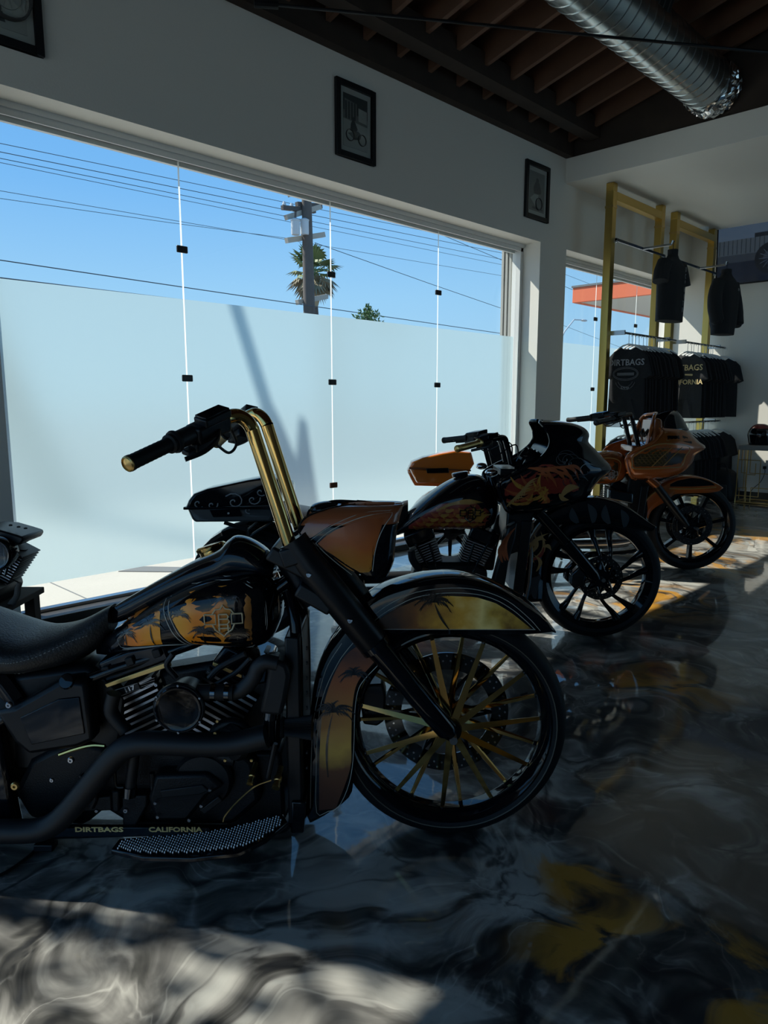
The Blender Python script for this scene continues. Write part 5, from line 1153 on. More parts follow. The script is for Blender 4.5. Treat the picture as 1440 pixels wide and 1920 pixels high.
    mb.build('feather_art', 'art_feather', fa, smooth=False); mb2.build('feather_art', 'art_feather_gold', fa, smooth=False); mb3.build('crest_art', 'art_flame', fa, smooth=False)
    mb = MB()
    for i in range(8):
        x0, y0 = 900 + rnd.uniform(-40, 100), 320 + rnd.uniform(-60, 80); q = smooth_path([(*p(*cc(x0 + math.cos(t)*(6 + 9*t), y0 + math.sin(t)*(5 + 7*t)), .2), 0) for t in [.5*j for j in range(13)]], 2)
        mb.tube([(a.x, S_.y(a.x, a.y) - .004, a.y) for a in q], .0022, 4)
    mb.build('swirl_art', 'art_swirl', fa)
    # tank
    tk = Body([(U(15,660), Z(690,.1), Z(640,.0), .03), (U(70,640), Z(665,.12), Z(570), .08), (U(150,600), Z(650,.13), Z(490), .12), (U(250,560), Z(648,.14), Z(412), .15), (U(340,540), Z(648,.15), Z(365), .165), (U(420,540), Z(650,.15), Z(350), .165), (U(480,540), Z(650,.15), Z(368), .15), (U(525,540), Z(625,.13), Z(430), .11), (U(548,540), Z(570,.1), Z(490), .05)], 2.4)
    tank = tk.mesh(30, 5).build('fuel_tank', 'gloss_black', R)
    up = [p(*cc(*q), .16) for q in [(100,625),(180,560),(260,505),(360,490),(440,500),(500,530),(525,570)]]; lo = [p(*cc(*q), .16) for q in [(100,640),(180,638),(300,640),(420,642),(490,635),(525,600)]]
    panel(tk, up, lo, 'phoenix_art', 'art_red', tank, .002)
    mb = MB(); mb2 = MB()
    for r_ in range(5):
        for i in range(9):
            x0, y0 = 150 + 38*i + 14*(r_ % 2), 632 - 25*r_; 
            if y0 < 640 - (x0 - 80)*.62: continue
            if x0 > 470 and r_ > 3: continue
            blade(mb if (i + r_) % 2 else mb2, tk, p(*cc(x0 + 26, y0), .16), p(*cc(x0 - 30, y0 - 10), .16), .22, .011, .0045, 7)
    for i in range(5): blade(mb2, tk, p(*cc(240 + 14*i, 540 - 6*i), .16), p(*cc(420 + 15*i, 505 - 2*i), .16), .12, .008, .005, 8)
    for i in range(4): blade(mb2, tk, p(*cc(470, 600), .16), p(*cc(440 + 28*i, 500 + 20*i), .16), .3, .010, .005, 8)
    mb.build('feather_art', 'art_feather', tank, smooth=False); mb2.build('feather_art', 'art_feather_gold', tank, smooth=False)
    mbw = MB(); blade(mbw, tk, p(*cc(24,670), .10), p(*cc(200,640), .15), .04, .016, .003, 8); mbw.build('gold_sweep', 'art_flame', tank, smooth=False)
    emblem(tk, p(*cc(412, 552), .16), .115, tank, 'gloss_black', .008, .0036)
    MB().lathe([(0,-.01),(.045,-.01),(.048,.01),(.04,.014),(0,.016)], (U(360,350), .0, Z(352)), (-.15,0,1), 24).build('filler_cap', 'gloss_black', R)
    # engine and lower body
    vtwin(B, cc(225,835), cc(165,690), cc(395,835), cc(455,690), [cc(*q) for q in [(120,840),(170,800),(440,800),(500,840),(500,960),(420,1000),(160,1000),(110,940)]], .09, 12)
    MB().tube(smooth_path([v(*cc(*q), .12) for q in [(110,740),(120,790),(160,840),(195,850)]], 5), .021, 12).build('exhaust_header', 'matte_black', R)
    MB().tube([v(*cc(165,842), .13), v(*cc(198,852), .13)], .023, 14).build('header_tip', 'steel', R)
    for s_ in (-1, 1):
        pts = [cc(*q) for q in [(600,620),(650,590),(640,680),(605,800),(585,925),(520,920),(560,770)]]
        o = MB().prism(ps(pts, .22), -.24, -.16).build('leg_guard', 'satin_black', R, bevel=.012)
        if s_ == 1: o.data.transform(Matrix.Diagonal((1,-1,1,1))); o.data.flip_normals()
        elif s_ == -1:
            mb = MB(); sdl = Flat(.242)
            for q in (((590,790),(630,640)), ((605,790),(645,620)), ((575,800),(600,680))): blade(mb, sdl, p(*cc(*q[0]), .24), p(*cc(*q[1]), .24), .2, .012, .002, 8)
            mb.build('flame_art', 'art_feather', o, smooth=False)
    bike_tail(B, Vector((-2.02, 0, .325)), 'gloss_black', [(-2.05,.70,.80,.10),(-1.85,.70,.80,.14),(-1.6,.66,.76,.16),(-1.4,.64,.76,.14),(-1.2,.66,.80,.09),(-1.12,.68,.82,.05)], k)
    # raised saddlebags, the near one with scroll work
    kb = K(210, 740, .2847)
    ol = {'body': [(482,742),(640,722),(860,700),(1080,680),(1100,760),(1060,838),(540,842),(516,820),(496,775)], 'lid': [(476,748),(495,700),(530,655),(620,620),(760,590),(900,560),(1040,540),(1110,560),(1110,730),(860,740),(640,745)]}
    for s_ in (-1, 1):
        bd, ld = bag(B, kb, ol, None, .14, .32, 'art_grey', 'gloss_black', R, s_)
        if s_ == -1:
            for x0, y0, r_, n_ in ((805,705,70,16),(660,725,40,12),(570,715,40,10),(930,690,50,12),(980,640,36,10),(900,760,30,9)):
                q = [p(*crop([(x0 + math.cos(t)*r_*(t/ (n_*.55)), y0 - math.sin(t)*r_*(t/(n_*.55))*.85)], kb)[0], .325) for t in [.55*j for j in range(n_ + 1)]]
                MB().tube([(a, -.3265, b) for a, b in q], .0032, 4, flat=(1, .3)).build('scroll_art', mat('scroll_grey', (.13, .14, .15), .35, coat=.4), bd)
            lt = MB().prism(ps(crop([(640,752),(850,742),(856,800),(668,806)], kb), .325), -.337, -.322).build('latch', 'gloss_black', bd, bevel=.004); bolt(v(*crop([(767,781)], kb)[0], .337), .006, 'steel', lt)
            MB().prism(ps(crop([(474,738),(1080,735),(1080,752),(474,756)], kb), .32), -.336, -.15).build('bag_seam', 'gloss_black', bd, bevel=.003)
    for s_ in (-1, 1):
        for q in ([(740,842),(890,890),(900,930)], [(960,842),(900,890),(905,940)], [(1060,840),(960,900),(905,940)]): MB().tube([v(*crop([a], kb)[0], .20) * 1 if s_ < 0 else Vector((v(*crop([a], kb)[0], .20).x, .20, v(*crop([a], kb)[0], .20).z)) for a in q], .011, 8).build('bag_bracket', 'satin_black', R)
    far_controls(B, [cc(622,300), cc(598,200), cc(580,165)], cc(520,175), cc(345,222), 'gold_satin')
    MB().obox(v(*cc(590,330), 0), (.05,0,.0), (0,.14,0), (0,0,.02)).build('triple_clamp', 'satin_black', R, bevel=.006)
    MB().tube([v(*cc(545,350), 0), v(*cc(640,520), 0)], .04, 12).build('steering_head', 'satin_black', R)
    MB().prism([p(*cc(*q), .1) for q in [(600,520),(745,520),(720,600),(690,660),(660,740),(610,760),(590,640)]], -.12, .14).build('radiator_shroud', 'satin_black', R, bevel=.01)
    for s_ in (-1, 1): MB().sphere((U(520,330,.2), s_*.20, Z(325)), .03, 12, 8, (1.2,.8,.7)).build('mirror', 'chrome', R)
    MB().tube([Vector((-1.1,.12,.16)), Vector((-.98,.33,.012))], [.014,.011], 8).build('kickstand', 'gloss_black', R)
    MB().prism([(-.52,.30),(-.46,.30),(-.42,.72),(-.48,.72)], -.14, .14).build('radiator', 'satin_black', R, bevel=.006)
    return B
MID = middle_bike()
# ------------------------------------------------------------------ far: orange and black
def far_bike():
    B = Bike(1290, 1067, 'orange and black custom bagger with honeycomb panels beside the clothes racks, farthest of the row'); R = B.root; p, v, ps = B.p, B.v, B.ps
    k = K(1080, 740, .25); cc = lambda x, y: crop([(x, y)], k)[0]
    def Z(y, w_=0): return p(*cc(800, y), w_)[1]
    def U(x, y, w_=0): return p(*cc(x, y), w_)[0]
    c = Vector((0, 0, .365)); fw_ = empty('front_wheel', (0,0,0)); fw_.parent = R
    tyre(.365, .300, .12, c, fw_, 64); rim(.305, .09, c, fw_, lip=.034, seg=64)
    MB().lathe([(0,-.06),(.04,-.06),(.045,-.03),(.04,.05),(0,.06)], c, (0,1,0), 20).build('hub', 'gloss_black', fw_)
    for j in range(7):
        a = 2*math.pi*j/7 - math.pi/2; d = Vector((math.cos(a),0,math.sin(a))); t_ = Vector((-math.sin(a),0,math.cos(a)))
        MB().loft([[c + d*r_ + t_*w1 + Vector((0,-h_,0)), c + d*r_ - t_*w1 + Vector((0,-h_,0)), c + d*r_ - t_*w1 + Vector((0,h_,0)), c + d*r_ + t_*w1 + Vector((0,h_,0))] for r_, w1, h_ in ((.03,.016,.035),(.15,.012,.028),(.278,.016,.025))]).build('spoke', 'gloss_black', fw_, bevel=.003)
    for s_ in (-1, 1): rotor(.165, .115, c + Vector((-.02, .07*s_, .02)), fw_, holes=20, carrier=6, m='matte_black')
    for s_ in (-1, 1):
        def q(x, y): a = v(*cc(x, y), .115); return Vector((a.x, -s_*.115, a.z))
        MB().tube([q(540,625), q(610,685)], .036, 14).build('fork_cover', 'copper_paint', R)
        MB().tube([q(600,680), q(650,745), q(800,940), q(838,985)], [.034,.034,.030,.018], 16).build('fork_leg', 'satin_black', R)
        MB().prism([(-.16,.42),(-.11,.47),(-.08,.42),(-.10,.35),(-.15,.33)], s_*.06-.026, s_*.06+.026).build('brake_caliper', 'satin_black', R, bevel=.008)
    MB().tube([(0,-.13,.365),(0,.13,.365)], .012, 10).build('axle', 'steel', R)
    O_ = [(1082,692),(1050,668),(990,638),(930,618),(860,608),(790,612),(730,630),(680,650),(620,680),(570,715),(520,765),(480,830),(455,900)]
    I_ = [(1075,722),(1040,730),(990,736),(930,738),(860,740),(790,742),(740,748),(700,780),(660,810),(620,830),(590,850),(560,880),(540,930)]
    fen = wrap_fender(B, O_, I_, .078, k, 'amber_paint'); sd = Flat(.0805)
    panel(sd, [p(*cc(*q), .08) for q in [(705,672),(760,645),(860,625),(940,632),(1010,655),(1040,676)]], [p(*cc(*q), .08) for q in [(705,690),(860,690),(1040,680)]], 'black_panel', 'gloss_black', fen, .001)
    stripe(sd, [p(*cc(*q), .08) for q in [(700,704),(860,706),(1050,694)]], .005, 'gold_stripe', 'stripe_gold', fen)
    stripe(sd, [p(*cc(*q), .08) for q in [(640,700),(560,755),(510,820),(490,890)]], .007, 'gold_stripe', 'stripe_gold', fen)
    lv = [(Z(640,.2), U(470,640,.22), U(620,640), .15, 1.8), (Z(620,.2), U(425,620,.24), U(720,620), .22, 2.0), (Z(580,.2), U(395,580,.25), U(800,580), .26, 2.1), (Z(520,.2), U(372,520,.26), U(855,520), .285, 2.1), (Z(460,.2), U(372,460,.27), U(880,460), .30, 2.1), (Z(405,.2), U(440,415,.27), U(955,405), .305, 2.0), (Z(360,.2), U(560,370,.27), U(905,360), .29, 2.0), (Z(310,.1), U(615,320,.25), U(860,310), .26, 2.0), (Z(275,.1), U(640,275,.22), U(830,275), .225, 2.0), (Z(245,.1), U(640,245,.2), U(790,245), .17, 2.0)]
    S_ = Shell(lv); fa = S_.mesh().build('fairing', 'amber_paint', R, solid=.006)
    for s_ in (-1, 1): MB().tube(S_.rear_edge(s_), .011, 8).build('fairing_rim', 'amber_paint', fa)
    panel(S_, [p(*cc(*q), .28) for q in [(425,470),(500,420),(620,382),(740,385),(860,400)]], [p(*cc(*q), .28) for q in [(425,500),(440,540),(600,545),(740,545),(820,530),(860,420)]], 'honeycomb_panel', 'hex_dark', fa, .004)
    mb = MB()
    for r_ in range(8):
        for i in range(13):
            x0, y0 = 440 + 34*i + 17*(r_ % 2), 400 + 19*r_
            if y0 < 490 - (x0 - 425)*.55 or x0 > 690 + (540-y0)*.0 or y0 > 530: continue
            h_ = [p(*cc(x0 + 15*math.cos(t), y0 + 11*math.sin(t)), .28) for t in [math.pi/3*j + .52 for j in range(7)]]
            mb.tube([(a, S_.y(a, b) - .0055, b) for a, b in h_], .0016, 4)
    mb.build('honeycomb_lines', 'hex_line', fa)
    for x0 in (570, 660): stripe(S_, [p(*cc(x0, 540), .28), p(*cc(x0 + 90, 450), .28), p(*cc(x0 + 145, 395), .27)], .0042, 'gold_stripe', 'stripe_gold', fa, off=.005)
    stripe(S_, [p(*cc(*q), .28) for q in [(412,480),(430,455),(510,405),(620,370),(740,372),(872,395),(850,470),(822,545),(700,552),(560,556),(432,552),(418,520)]], .0060, 'gold_stripe', 'stripe_gold', fa, True, off=.004)
    for pts in ([(665,290),(765,290),(770,340),(660,335)], [(790,305),(870,330),(880,372),(790,350)]):
        panel(S_, [p(*cc(*q), .2) for q in pts[:2]], [p(*cc(*q), .2) for q in pts[2:]], 'check_panel', 'gloss_black', fa, .005)
    stripe(S_, [p(*cc(*q), .2) for q in [(655,283),(775,282),(780,345),(652,342)]], .004, 'gold_stripe', 'stripe_gold', fa, True, off=.004, n=1)
    # screen
    sc_ = Shell([(Z(262), U(655,262,.17), U(835,262), .19, 2.0), (Z(200), U(660,200,.15), U(805,200), .15, 2.0), (Z(150), U(690,150,.1), U(775,150), .11, 2.0), (Z(122), U(730,122,.05), U(752,122), .04, 2.0)])
    sc_.mesh().build('windscreen', mat('smoked_screen', (.012,.014,.016), .08, coat=.6), R, solid=.004)
    MB().prism([(U(470,400,.15),Z(400)),(U(560,330,.15),Z(330)),(U(590,170,.15),Z(170)),(U(640,180,.15),Z(180)),(U(660,340,.15),Z(340)),(U(560,420,.15),Z(420))], -.18, .18).build('dash', 'copper_paint', R, bevel=.02)
    for yy in (-.11, 0, .11): MB().lathe([(0,.0),(.04,.0),(.045,.014),(.05,.014),(.052,-.02)], Vector((U(560,250,.1), yy, Z(270))), (-.8,0,.6), 20).build('gauge', 'gloss_black', R)
    for s_ in (-1, 1): MB().tube(smooth_path([Vector((U(520,380,.15), s_*.17, Z(380))), Vector((U(560,250,.15), s_*.16, Z(260))), Vector((U(585,165,.12), s_*.12, Z(165))), Vector((U(620,140,.05), 0, Z(140)))], 5), .014, 8).build('dash_rim', 'amber_paint', R)
    tk = Body([(U(-260,600), Z(660,.1), Z(600), .03), (U(-180,560), Z(670,.12), Z(540), .10), (U(-60,560), Z(675,.14), Z(480), .15), (U(60,560), Z(680,.15), Z(440), .165), (U(160,560), Z(685,.15), Z(425), .165), (U(260,560), Z(685,.15), Z(418), .15), (U(330,560), Z(660,.13), Z(440), .11), (U(365,560), Z(620,.1), Z(490), .06)], 2.4)
    tank = tk.mesh(30, 5).build('fuel_tank', 'amber_paint', R)
    panel(tk, [p(*cc(*q), .16) for q in [(-100,600),(20,540),(150,500),(260,490),(330,520)]], [p(*cc(*q), .16) for q in [(-100,640),(20,670),(150,675),(280,675),(330,640)]], 'honeycomb_panel', 'hex_dark', tank, .002)
    stripe(tk, [p(*cc(*q), .16) for q in [(-110,605),(20,530),(150,490),(270,478),(345,520),(300,675)]], .005, 'gold_stripe', 'stripe_gold', tank, off=.002)
    emblem(tk, p(*cc(266, 600), .16), .105, tank, 'print_white', .008, .0042, tilt=.12)
    vtwin(B, cc(60,830), cc(10,710), cc(230,830), cc(290,720), [cc(*q) for q in [(-20,820),(30,790),(280,790),(330,830),(330,930),(250,960),(20,960),(-30,900)]], .09, 10)
    MB().obox(v(*cc(330, 760), .12), (.10,0,-.02), (0,.03,0), (0,0,.045)).build('air_cleaner', 'dark_chrome', R, bevel=.012)
    MB().tube(smooth_path([v(*cc(*q), .14) for q in [(300,980),(330,1040),(420,1080),(300,1110),(0,1120),(-400,1120)]], 5), .035, 14).build('exhaust_pipe', 'steel', R)
    bike_tail(B, Vector((-2.0, 0, .325)), 'amber_paint', [(-2.05,.70,.80,.10),(-1.85,.70,.80,.14),(-1.6,.66,.76,.16),(-1.4,.64,.76,.14),(-1.2,.66,.80,.09),(-1.12,.68,.82,.05)], k)
    kb = K(730, 760, .368)
    ol = {'body': [(102,322),(200,330),(300,332),(410,330),(414,352),(380,396),(280,400),(140,396),(120,360)], 'lid': [(100,318),(112,290),(170,266),(260,246),(340,232),(420,240),(436,300),(410,338),(300,338),(180,330)]}
    for s_ in (-1, 1):
        bd, ld = bag(B, kb, ol, None, .14, .32, 'orange_paint_lit', 'orange_paint_lit', R, s_)
        if s_ == -1:
            MB().prism(ps(crop([(186,322),(300,318),(304,344),(192,346)], kb), .325), -.338, -.322).build('latch', 'gloss_black', bd, bevel=.004)
            MB().prism(ps(crop([(100,314),(415,328),(415,336),(100,324)], kb), .32), -.334, -.15).build('bag_seam', 'copper_paint', bd, bevel=.002)
        MB().prism([(U(-560,360,.2)-.12, Z(330)),(U(-560,360,.2)+.02, Z(350)),(U(-560,360,.2)+.02, Z(560)),(U(-560,360,.2)-.05, Z(560))], s_*.16-.01, s_*.16+.01).build('bag_bracket', 'satin_black', R, bevel=.003)
    far_controls(B, [cc(470,395), cc(420,180), cc(400,150)], cc(340,165), cc(148,212), 'satin_black', r=.018)
    MB().prism([p(*cc(*q), .1) for q in [(400,600),(560,630),(540,720),(490,800),(440,900),(390,900),(380,700)]], -.12, .14).build('radiator_shroud', 'satin_black', R, bevel=.01)
    MB().tube([v(*cc(400,430), 0), v(*cc(520,640), 0)], .04, 12).build('steering_head', 'satin_black', R)
    MB().obox(v(*cc(430,400), 0), (.06,0,0), (0,.14,0), (0,0,.025)).build('triple_clamp', 'copper_paint', R, bevel=.008)
    MB().tube([Vector((-1.1,.12,.16)), Vector((-.98,.33,.012))], [.014,.011], 8).build('kickstand', 'gloss_black', R)
    MB().prism([(-.52,.30),(-.46,.30),(-.42,.72),(-.48,.72)], -.14, .14).build('radiator', 'satin_black', R, bevel=.006)
    return B
FAR = far_bike()
# ================================================================== CLOTHES RACKS
XK = -4.05
def rack(y0, y1, label):
    K_ = tag(empty('clothes_rack', (XK, y0, 0)), label, 'clothes rack', 'gold floor-to-ceiling clothes racks')
    L_ = y1 - y0; t = .045
    for yy in (0, L_ - 2*t):
        MB().box((-t, yy, 0), (t, yy + 2*t, 3.70)).build('post', 'gold_rack', K_, bevel=.004)
        MB().box((-t-.004, yy-.004, 3.52), (t+.004, yy + 2*t+.004, 3.545)).build('post_collar', 'gold_satin', K_)
        MB().box((-t-.02, yy-.02, 0), (t+.02, yy + 2*t+.02, .008)).build('foot_plate', 'gold_satin', K_)
    MB().box((-t, 2*t, 3.70 - 2*t), (t, L_ - 2*t, 3.70)).build('top_bar', 'gold_rack', K_, bevel=.004)
    MB().box((-t, 0, 3.70), (t, 2*t, 3.785)).build('ceiling_mount', 'gold_rack', K_, bevel=.003); MB().box((-t, L_-2*t, 3.70), (t, L_, 3.785)).build('ceiling_mount', 'gold_rack', K_, bevel=.003)
    # upper bar with a face-out arm, two hanging rails below
    ub = MB().box((.06, .05, 3.165), (.085, L_ - .02, 3.195)).build('upper_bar', 'dark_chrome', K_, bevel=.003)
    for yy in (.05, L_-.06): MB().box((.03, yy, 3.15), (.085, yy+.02, 3.20)).build('bar_bracket', 'steel', K_, bevel=.003)
    MB().box((.085, L_*.52, 3.165), (.42, L_*.52+.02, 3.19)).build('face_out_arm', 'steel', K_, bevel=.003)
    MB().tube([(.42, L_*.52+.01, 3.18), (.43, L_*.52+.01, 3.22)], .012, 8).build('arm_stop', 'steel', K_)
    for z in (2.16, 1.12):
        MB().box((.187, .10, z-.012), (.213, L_+.16, z+.012)).build('hanging_rail', 'dark_chrome', K_, bevel=.003)
        for yy in (.09, L_-.06): MB().box((.02, yy, z-.02), (.213, yy+.025, z+.03)).build('rail_bracket', 'steel', K_, bevel=.003)
    return K_
rack(7.70, 9.06, 'gold square-tube clothes rack nearest the column')
rack(9.42, 10.78, 'gold square-tube clothes rack beside the wall screen')
# ---- t-shirts on hangers: body lies across the rail, front to the camera side
def tee_mesh(kind, seed):
    rnd = random.Random(seed); L_ = .86; hw = .27
    if kind == 'tee': out = [(-.085,-.03),(-.17,-.075),(-.235,-.14),(-.295,-.355),(-.225,-.385),(-.205,-.29),(-.215,-.5),(-.225,-L_),(.225,-L_),(.215,-.5),(.205,-.29),(.225,-.385),(.295,-.355),(.235,-.14),(.17,-.075),(.085,-.03),(.045,-.055),(-.045,-.055)]
    else: out = [(-.085,-.02),(-.20,-.07),(-.275,-.14),(-.335,-.34),(-.352,-.58),(-.335,-.76),(-.275,-.775),(-.262,-.60),(-.26,-.82),(.26,-.82),(.262,-.60),(.275,-.775),(.335,-.76),(.352,-.58),(.335,-.34),(.275,-.14),(.20,-.07),(.085,-.02),(.045,-.04),(-.045,-.04)]
    # rounded slab: inner ring lifted, so the garment has a belly and folds
    n = len(out); cx_, cz_ = 0, -.38; rings = []
    def wav(x, z): return .010*math.sin(x*26 + seed) * min(1, max(0, -z - .12)*1.6) + .006*math.sin(x*55 + seed*2) * min(1, max(0, -z-.3)*1.4)
    dense = []
    for i in range(n):
        a, b = out[i], out[(i+1) % n]; m_ = max(1, int(math.hypot(a[0]-b[0], a[1]-b[1]) / .05))
        for j in range(m_): t = j/m_; dense.append((a[0]+(b[0]-a[0])*t, a[1]+(b[1]-a[1])*t))
    def ring(sx, sz, y): return [(x*sx, y + wav(x, z), (z - cz_)*sz + cz_) for x, z in dense]
    th = .030
    rings = [ring(1,1,0.0), ring(.97,.985,-th*.5), ring(.80,.90,-th*.9), ring(.4,.5,-th)]
    back = [ring(.97,.985,th*.4), ring(.80,.90,th*.7), ring(.4,.5,th*.8)]
    mb = MB(); mb.loft(list(reversed(rings)) + back, True, True)
    return mb
def hanger_mesh():
    mb = MB(); mb.tube([(-.17,0,-.075),(-.07,0,-.012),(0,0,.005),(.07,0,-.012),(.17,0,-.075)], .0060, 6, flat=(1.6,.8)); mb.tube(smooth_path([(0,0,.0),(0,0,.05),(0,-.0,.10),(.018,0,.122),(.034,0,.105),(.030,0,.09)], 4), .0032, 6); return mb
TEE = {}
def tee(loc, rz, label, group, kind='tee', m='cloth_black', seed=0, sx=1.0, prints=None, name='t_shirt', cat='t-shirt'):
    key = (kind, m, seed % 4)
    T = tag(empty(name, loc, rz), label, cat, group); T.scale = (sx, 1, 1)
    if key not in TEE: TEE[key] = tee_mesh(kind, seed % 4).mesh('fabric')
    if not TEE[key].materials: TEE[key].materials.append(MATS[m])
    o = bpy.data.objects.new('fabric', TEE[key]); COL.objects.link(o); o.parent = T
    if 'h' not in TEE: TEE['h'] = hanger_mesh().mesh('hanger'); TEE['h'].materials.append(MATS['white_plastic'])
    h = bpy.data.objects.new('hanger', TEE['h']); COL.objects.link(h); h.parent = T
    if prints:
        for txt, size, z, mm, bend in prints:
            M_ = Matrix.Translation((0, -.046, z)) @ Matrix.Rotation(math.pi/2, 4, 'X')
            text_mesh('print', txt, size, mm, o, M_, extrude=.0008, bold=.0015, wide=.95)
    return T
def logo(T, z, m, w_=.30):
    fab = T.children[0]; mb = MB()
    for rx, rz in ((w_*.5, .075), (w_*.46, .06)): mb.tube([(rx*math.cos(t), -.047, z + rz*math.sin(t)) for t in [2*math.pi*i/28 for i in range(29)]], .004, 4)
    for rr in (.09, .12): mb.tube([(rr*math.cos(t), -.046, z - .06 + rr*math.sin(t)) for t in [math.pi*(1.1 + .8*i/12) for i in range(13)]], .003, 4)
    mb.box((-.10,-.049,z-.02), (.10,-.046,z+.012)); mb.build('print', m, fab)
XT = XK + .20
ORD = ['frontmost ', 'second ', 'third ', 'fourth ', 'fifth ', 'sixth ', 'seventh ', 'eighth ', 'ninth ', 'tenth ', 'last ']
def row(y0, y1, n, z, label, group, first=None, skip=0):
    for i in range(n):
        y = y0 + (y1 - y0) * i / (n - 1)
        if i == 0 and first: first(y); continue
        tee((XT + random.uniform(-.012,.012), y, z - .122), math.radians(random.uniform(-7, 7)), ORD[i] + label, group, seed=i, sx=random.uniform(.94, 1.04))
def f1(y):
    T = tee((XT, y, 2.16 - .122), math.radians(2), 'black t-shirt with a white DIRTBAGS print at the front of the upper rail', 'printed t-shirts', seed=1, prints=[('DIRTBAGS', .098, -.235, 'print_white', 0)]); logo(T, -.33, mat('print_dim', (.10,.105,.115), .8))
    text_mesh('print', 'Dirty', .045, 'print_white', T.children[0], Matrix.Translation((0,-.046,-.50)) @ Matrix.Rotation(math.pi/2,4,'X'), extrude=.0008)
def f2(y):
    T = tee((XT, y, 2.16 - .122), math.radians(-2), 'dark grey t-shirt with a gold DIRTBAGS CALIFORNIA print on the rack beside the screen', 'printed t-shirts', m='cloth_grey', seed=2, prints=[('DIRTBAGS', .105, -.24, 'print_gold', 0), ('CALIFORNIA', .088, -.42, 'print_gold', 0)])
    MB().tube([(-.13,-.046,-.30),(-.06,-.046,-.29),(.10,-.046,-.30)], [.022,.008,.012], 6).build('print', 'print_gold', T.children[0])
def f3(y): tee((XT, y, 1.12 - .122), math.radians(2), 'black t-shirt with a white DIRTBAGS print on the lower rail', 'printed t-shirts', seed=1, prints=[('DIRTBAGS', .098, -.235, 'print_white', 0)])
row(7.93, 8.87, 11, 2.16, 'black t-shirt from the front on the upper rail of the rack nearest the column', 'upper-rail t-shirts nearest the column', f1)
row(9.62, 10.52, 9, 2.16, 'black t-shirt from the front on the upper rail of the rack beside the screen', 'upper-rail t-shirts beside the screen', f2)
row(7.93, 8.87, 9, 1.12, 'black t-shirt from the front on the lower rail of the rack nearest the column', 'lower-rail t-shirts nearest the column', f3)
row(9.62, 10.52, 9, 1.12, 'black t-shirt from the front on the lower rail of the rack beside the screen', 'lower-rail t-shirts beside the screen')
for z_, nm in ((2.16, 'upper'), (1.12, 'lower')):
    for i, y in enumerate((10.875, 10.935)):
        tee((XT, y, z_ - .122), math.radians(2 - 3*i), ['black t-shirt just past the gold post, on the %s rail end by the back wall', 'black t-shirt touching the back wall at the end of the %s rail'][i] % nm, '%s-rail t-shirts beside the screen' % nm, seed=i + 1)
# ---- the two garments on the face-out arms, facing the room
def bust(loc, rz, label, kind, name, cat, deco):
    T = tag(empty(name, loc, rz), label, cat); st = []
    rows = [(0.0,.060,.055),(-.06,.058,.055),(-.10,.09,.065),(-.14,.19,.085),(-.20,.235,.11),(-.32,.24,.125),(-.50,.235,.12),(-.68,.235,.115),(-.80,.238,.115)] if kind == 'tee' else [(0.0,.065,.06),(-.06,.07,.06),(-.10,.11,.075),(-.14,.20,.095),(-.20,.25,.125),(-.34,.255,.14),(-.52,.25,.135),(-.70,.24,.13),(-.76,.215,.12),(-.84,.21,.115)]
    mb = MB(); mb.loft([[(a_*math.copysign(abs(math.cos(t))**.8, math.cos(t)) + .004*math.sin(t*9+z*14)*(z<-.3), d_*math.sin(t) + .004*math.sin(t*7)*(z<-.3), z) for t in [2*math.pi*j/32 for j in range(32)]] for z, a_, d_ in rows], True, True)
    f_ = mb.build('fabric', 'cloth_black', T)
    for s_ in (-1, 1):
        if kind == 'tee': MB().tube([(s_*.185,0,-.165),(s_*.25,0,-.26),(s_*.285,-.01,-.385)], [.085,.085,.088], 16, flat=(1,1)).build('sleeve', 'cloth_black', T)
        else: MB().tube(smooth_path([(s_*.19,0,-.175),(s_*.265,0,-.32),(s_*.30,-.02,-.50),(s_*.285,-.05,-.66),(s_*.27,-.06,-.72)], 4), [.085]*5 + [.088]*5 + [.085]*4 + [.06]*2 + [.05], 16).build('sleeve', 'cloth_black', T)
    MB().tube(smooth_path([(0,0,-.01),(0,0,.06),(0,.0,.085),(.015,0,.10),(.03,0,.085)], 4), .004, 6).build('hook', 'satin_black', T)
    deco(T, f_); return T
def d1(T, f_):
    for i, ch in enumerate(('D','C','*','H','I','T','B')): text_mesh('print', ch, .075, 'print_white', f_, Matrix.Translation((.085 - .004*i, -.125 - .004*(i<5), -.25 - .075*i)) @ Matrix.Rotation(.22, 4, 'Z') @ Matrix.Rotation(math.pi/2, 4, 'X') @ Matrix.Rotation(-math.pi/2*0, 4, 'Z'), extrude=.0008)
def d2(T, f_): text_mesh('print', 'D*B', .05, 'print_white', f_, Matrix.Translation((.10, -.132, -.28)) @ Matrix.Rotation(.25, 4, 'Z') @ Matrix.Rotation(math.pi/2, 4, 'X'), extrude=.0008)
P1 = on_d(1252, 475, 1); 
bust((XK + .44, 8.42, 3.115), math.radians(88), 'black t-shirt hanging from the arm of the rack nearest the column', 'tee', 'display_t_shirt', 't-shirt', d1)
bust((XK + .44, 10.13, 3.115), math.radians(84), 'black long-sleeved sweatshirt hanging in front of the screen', 'sweat', 'display_sweatshirt', 'sweatshirt', d2)
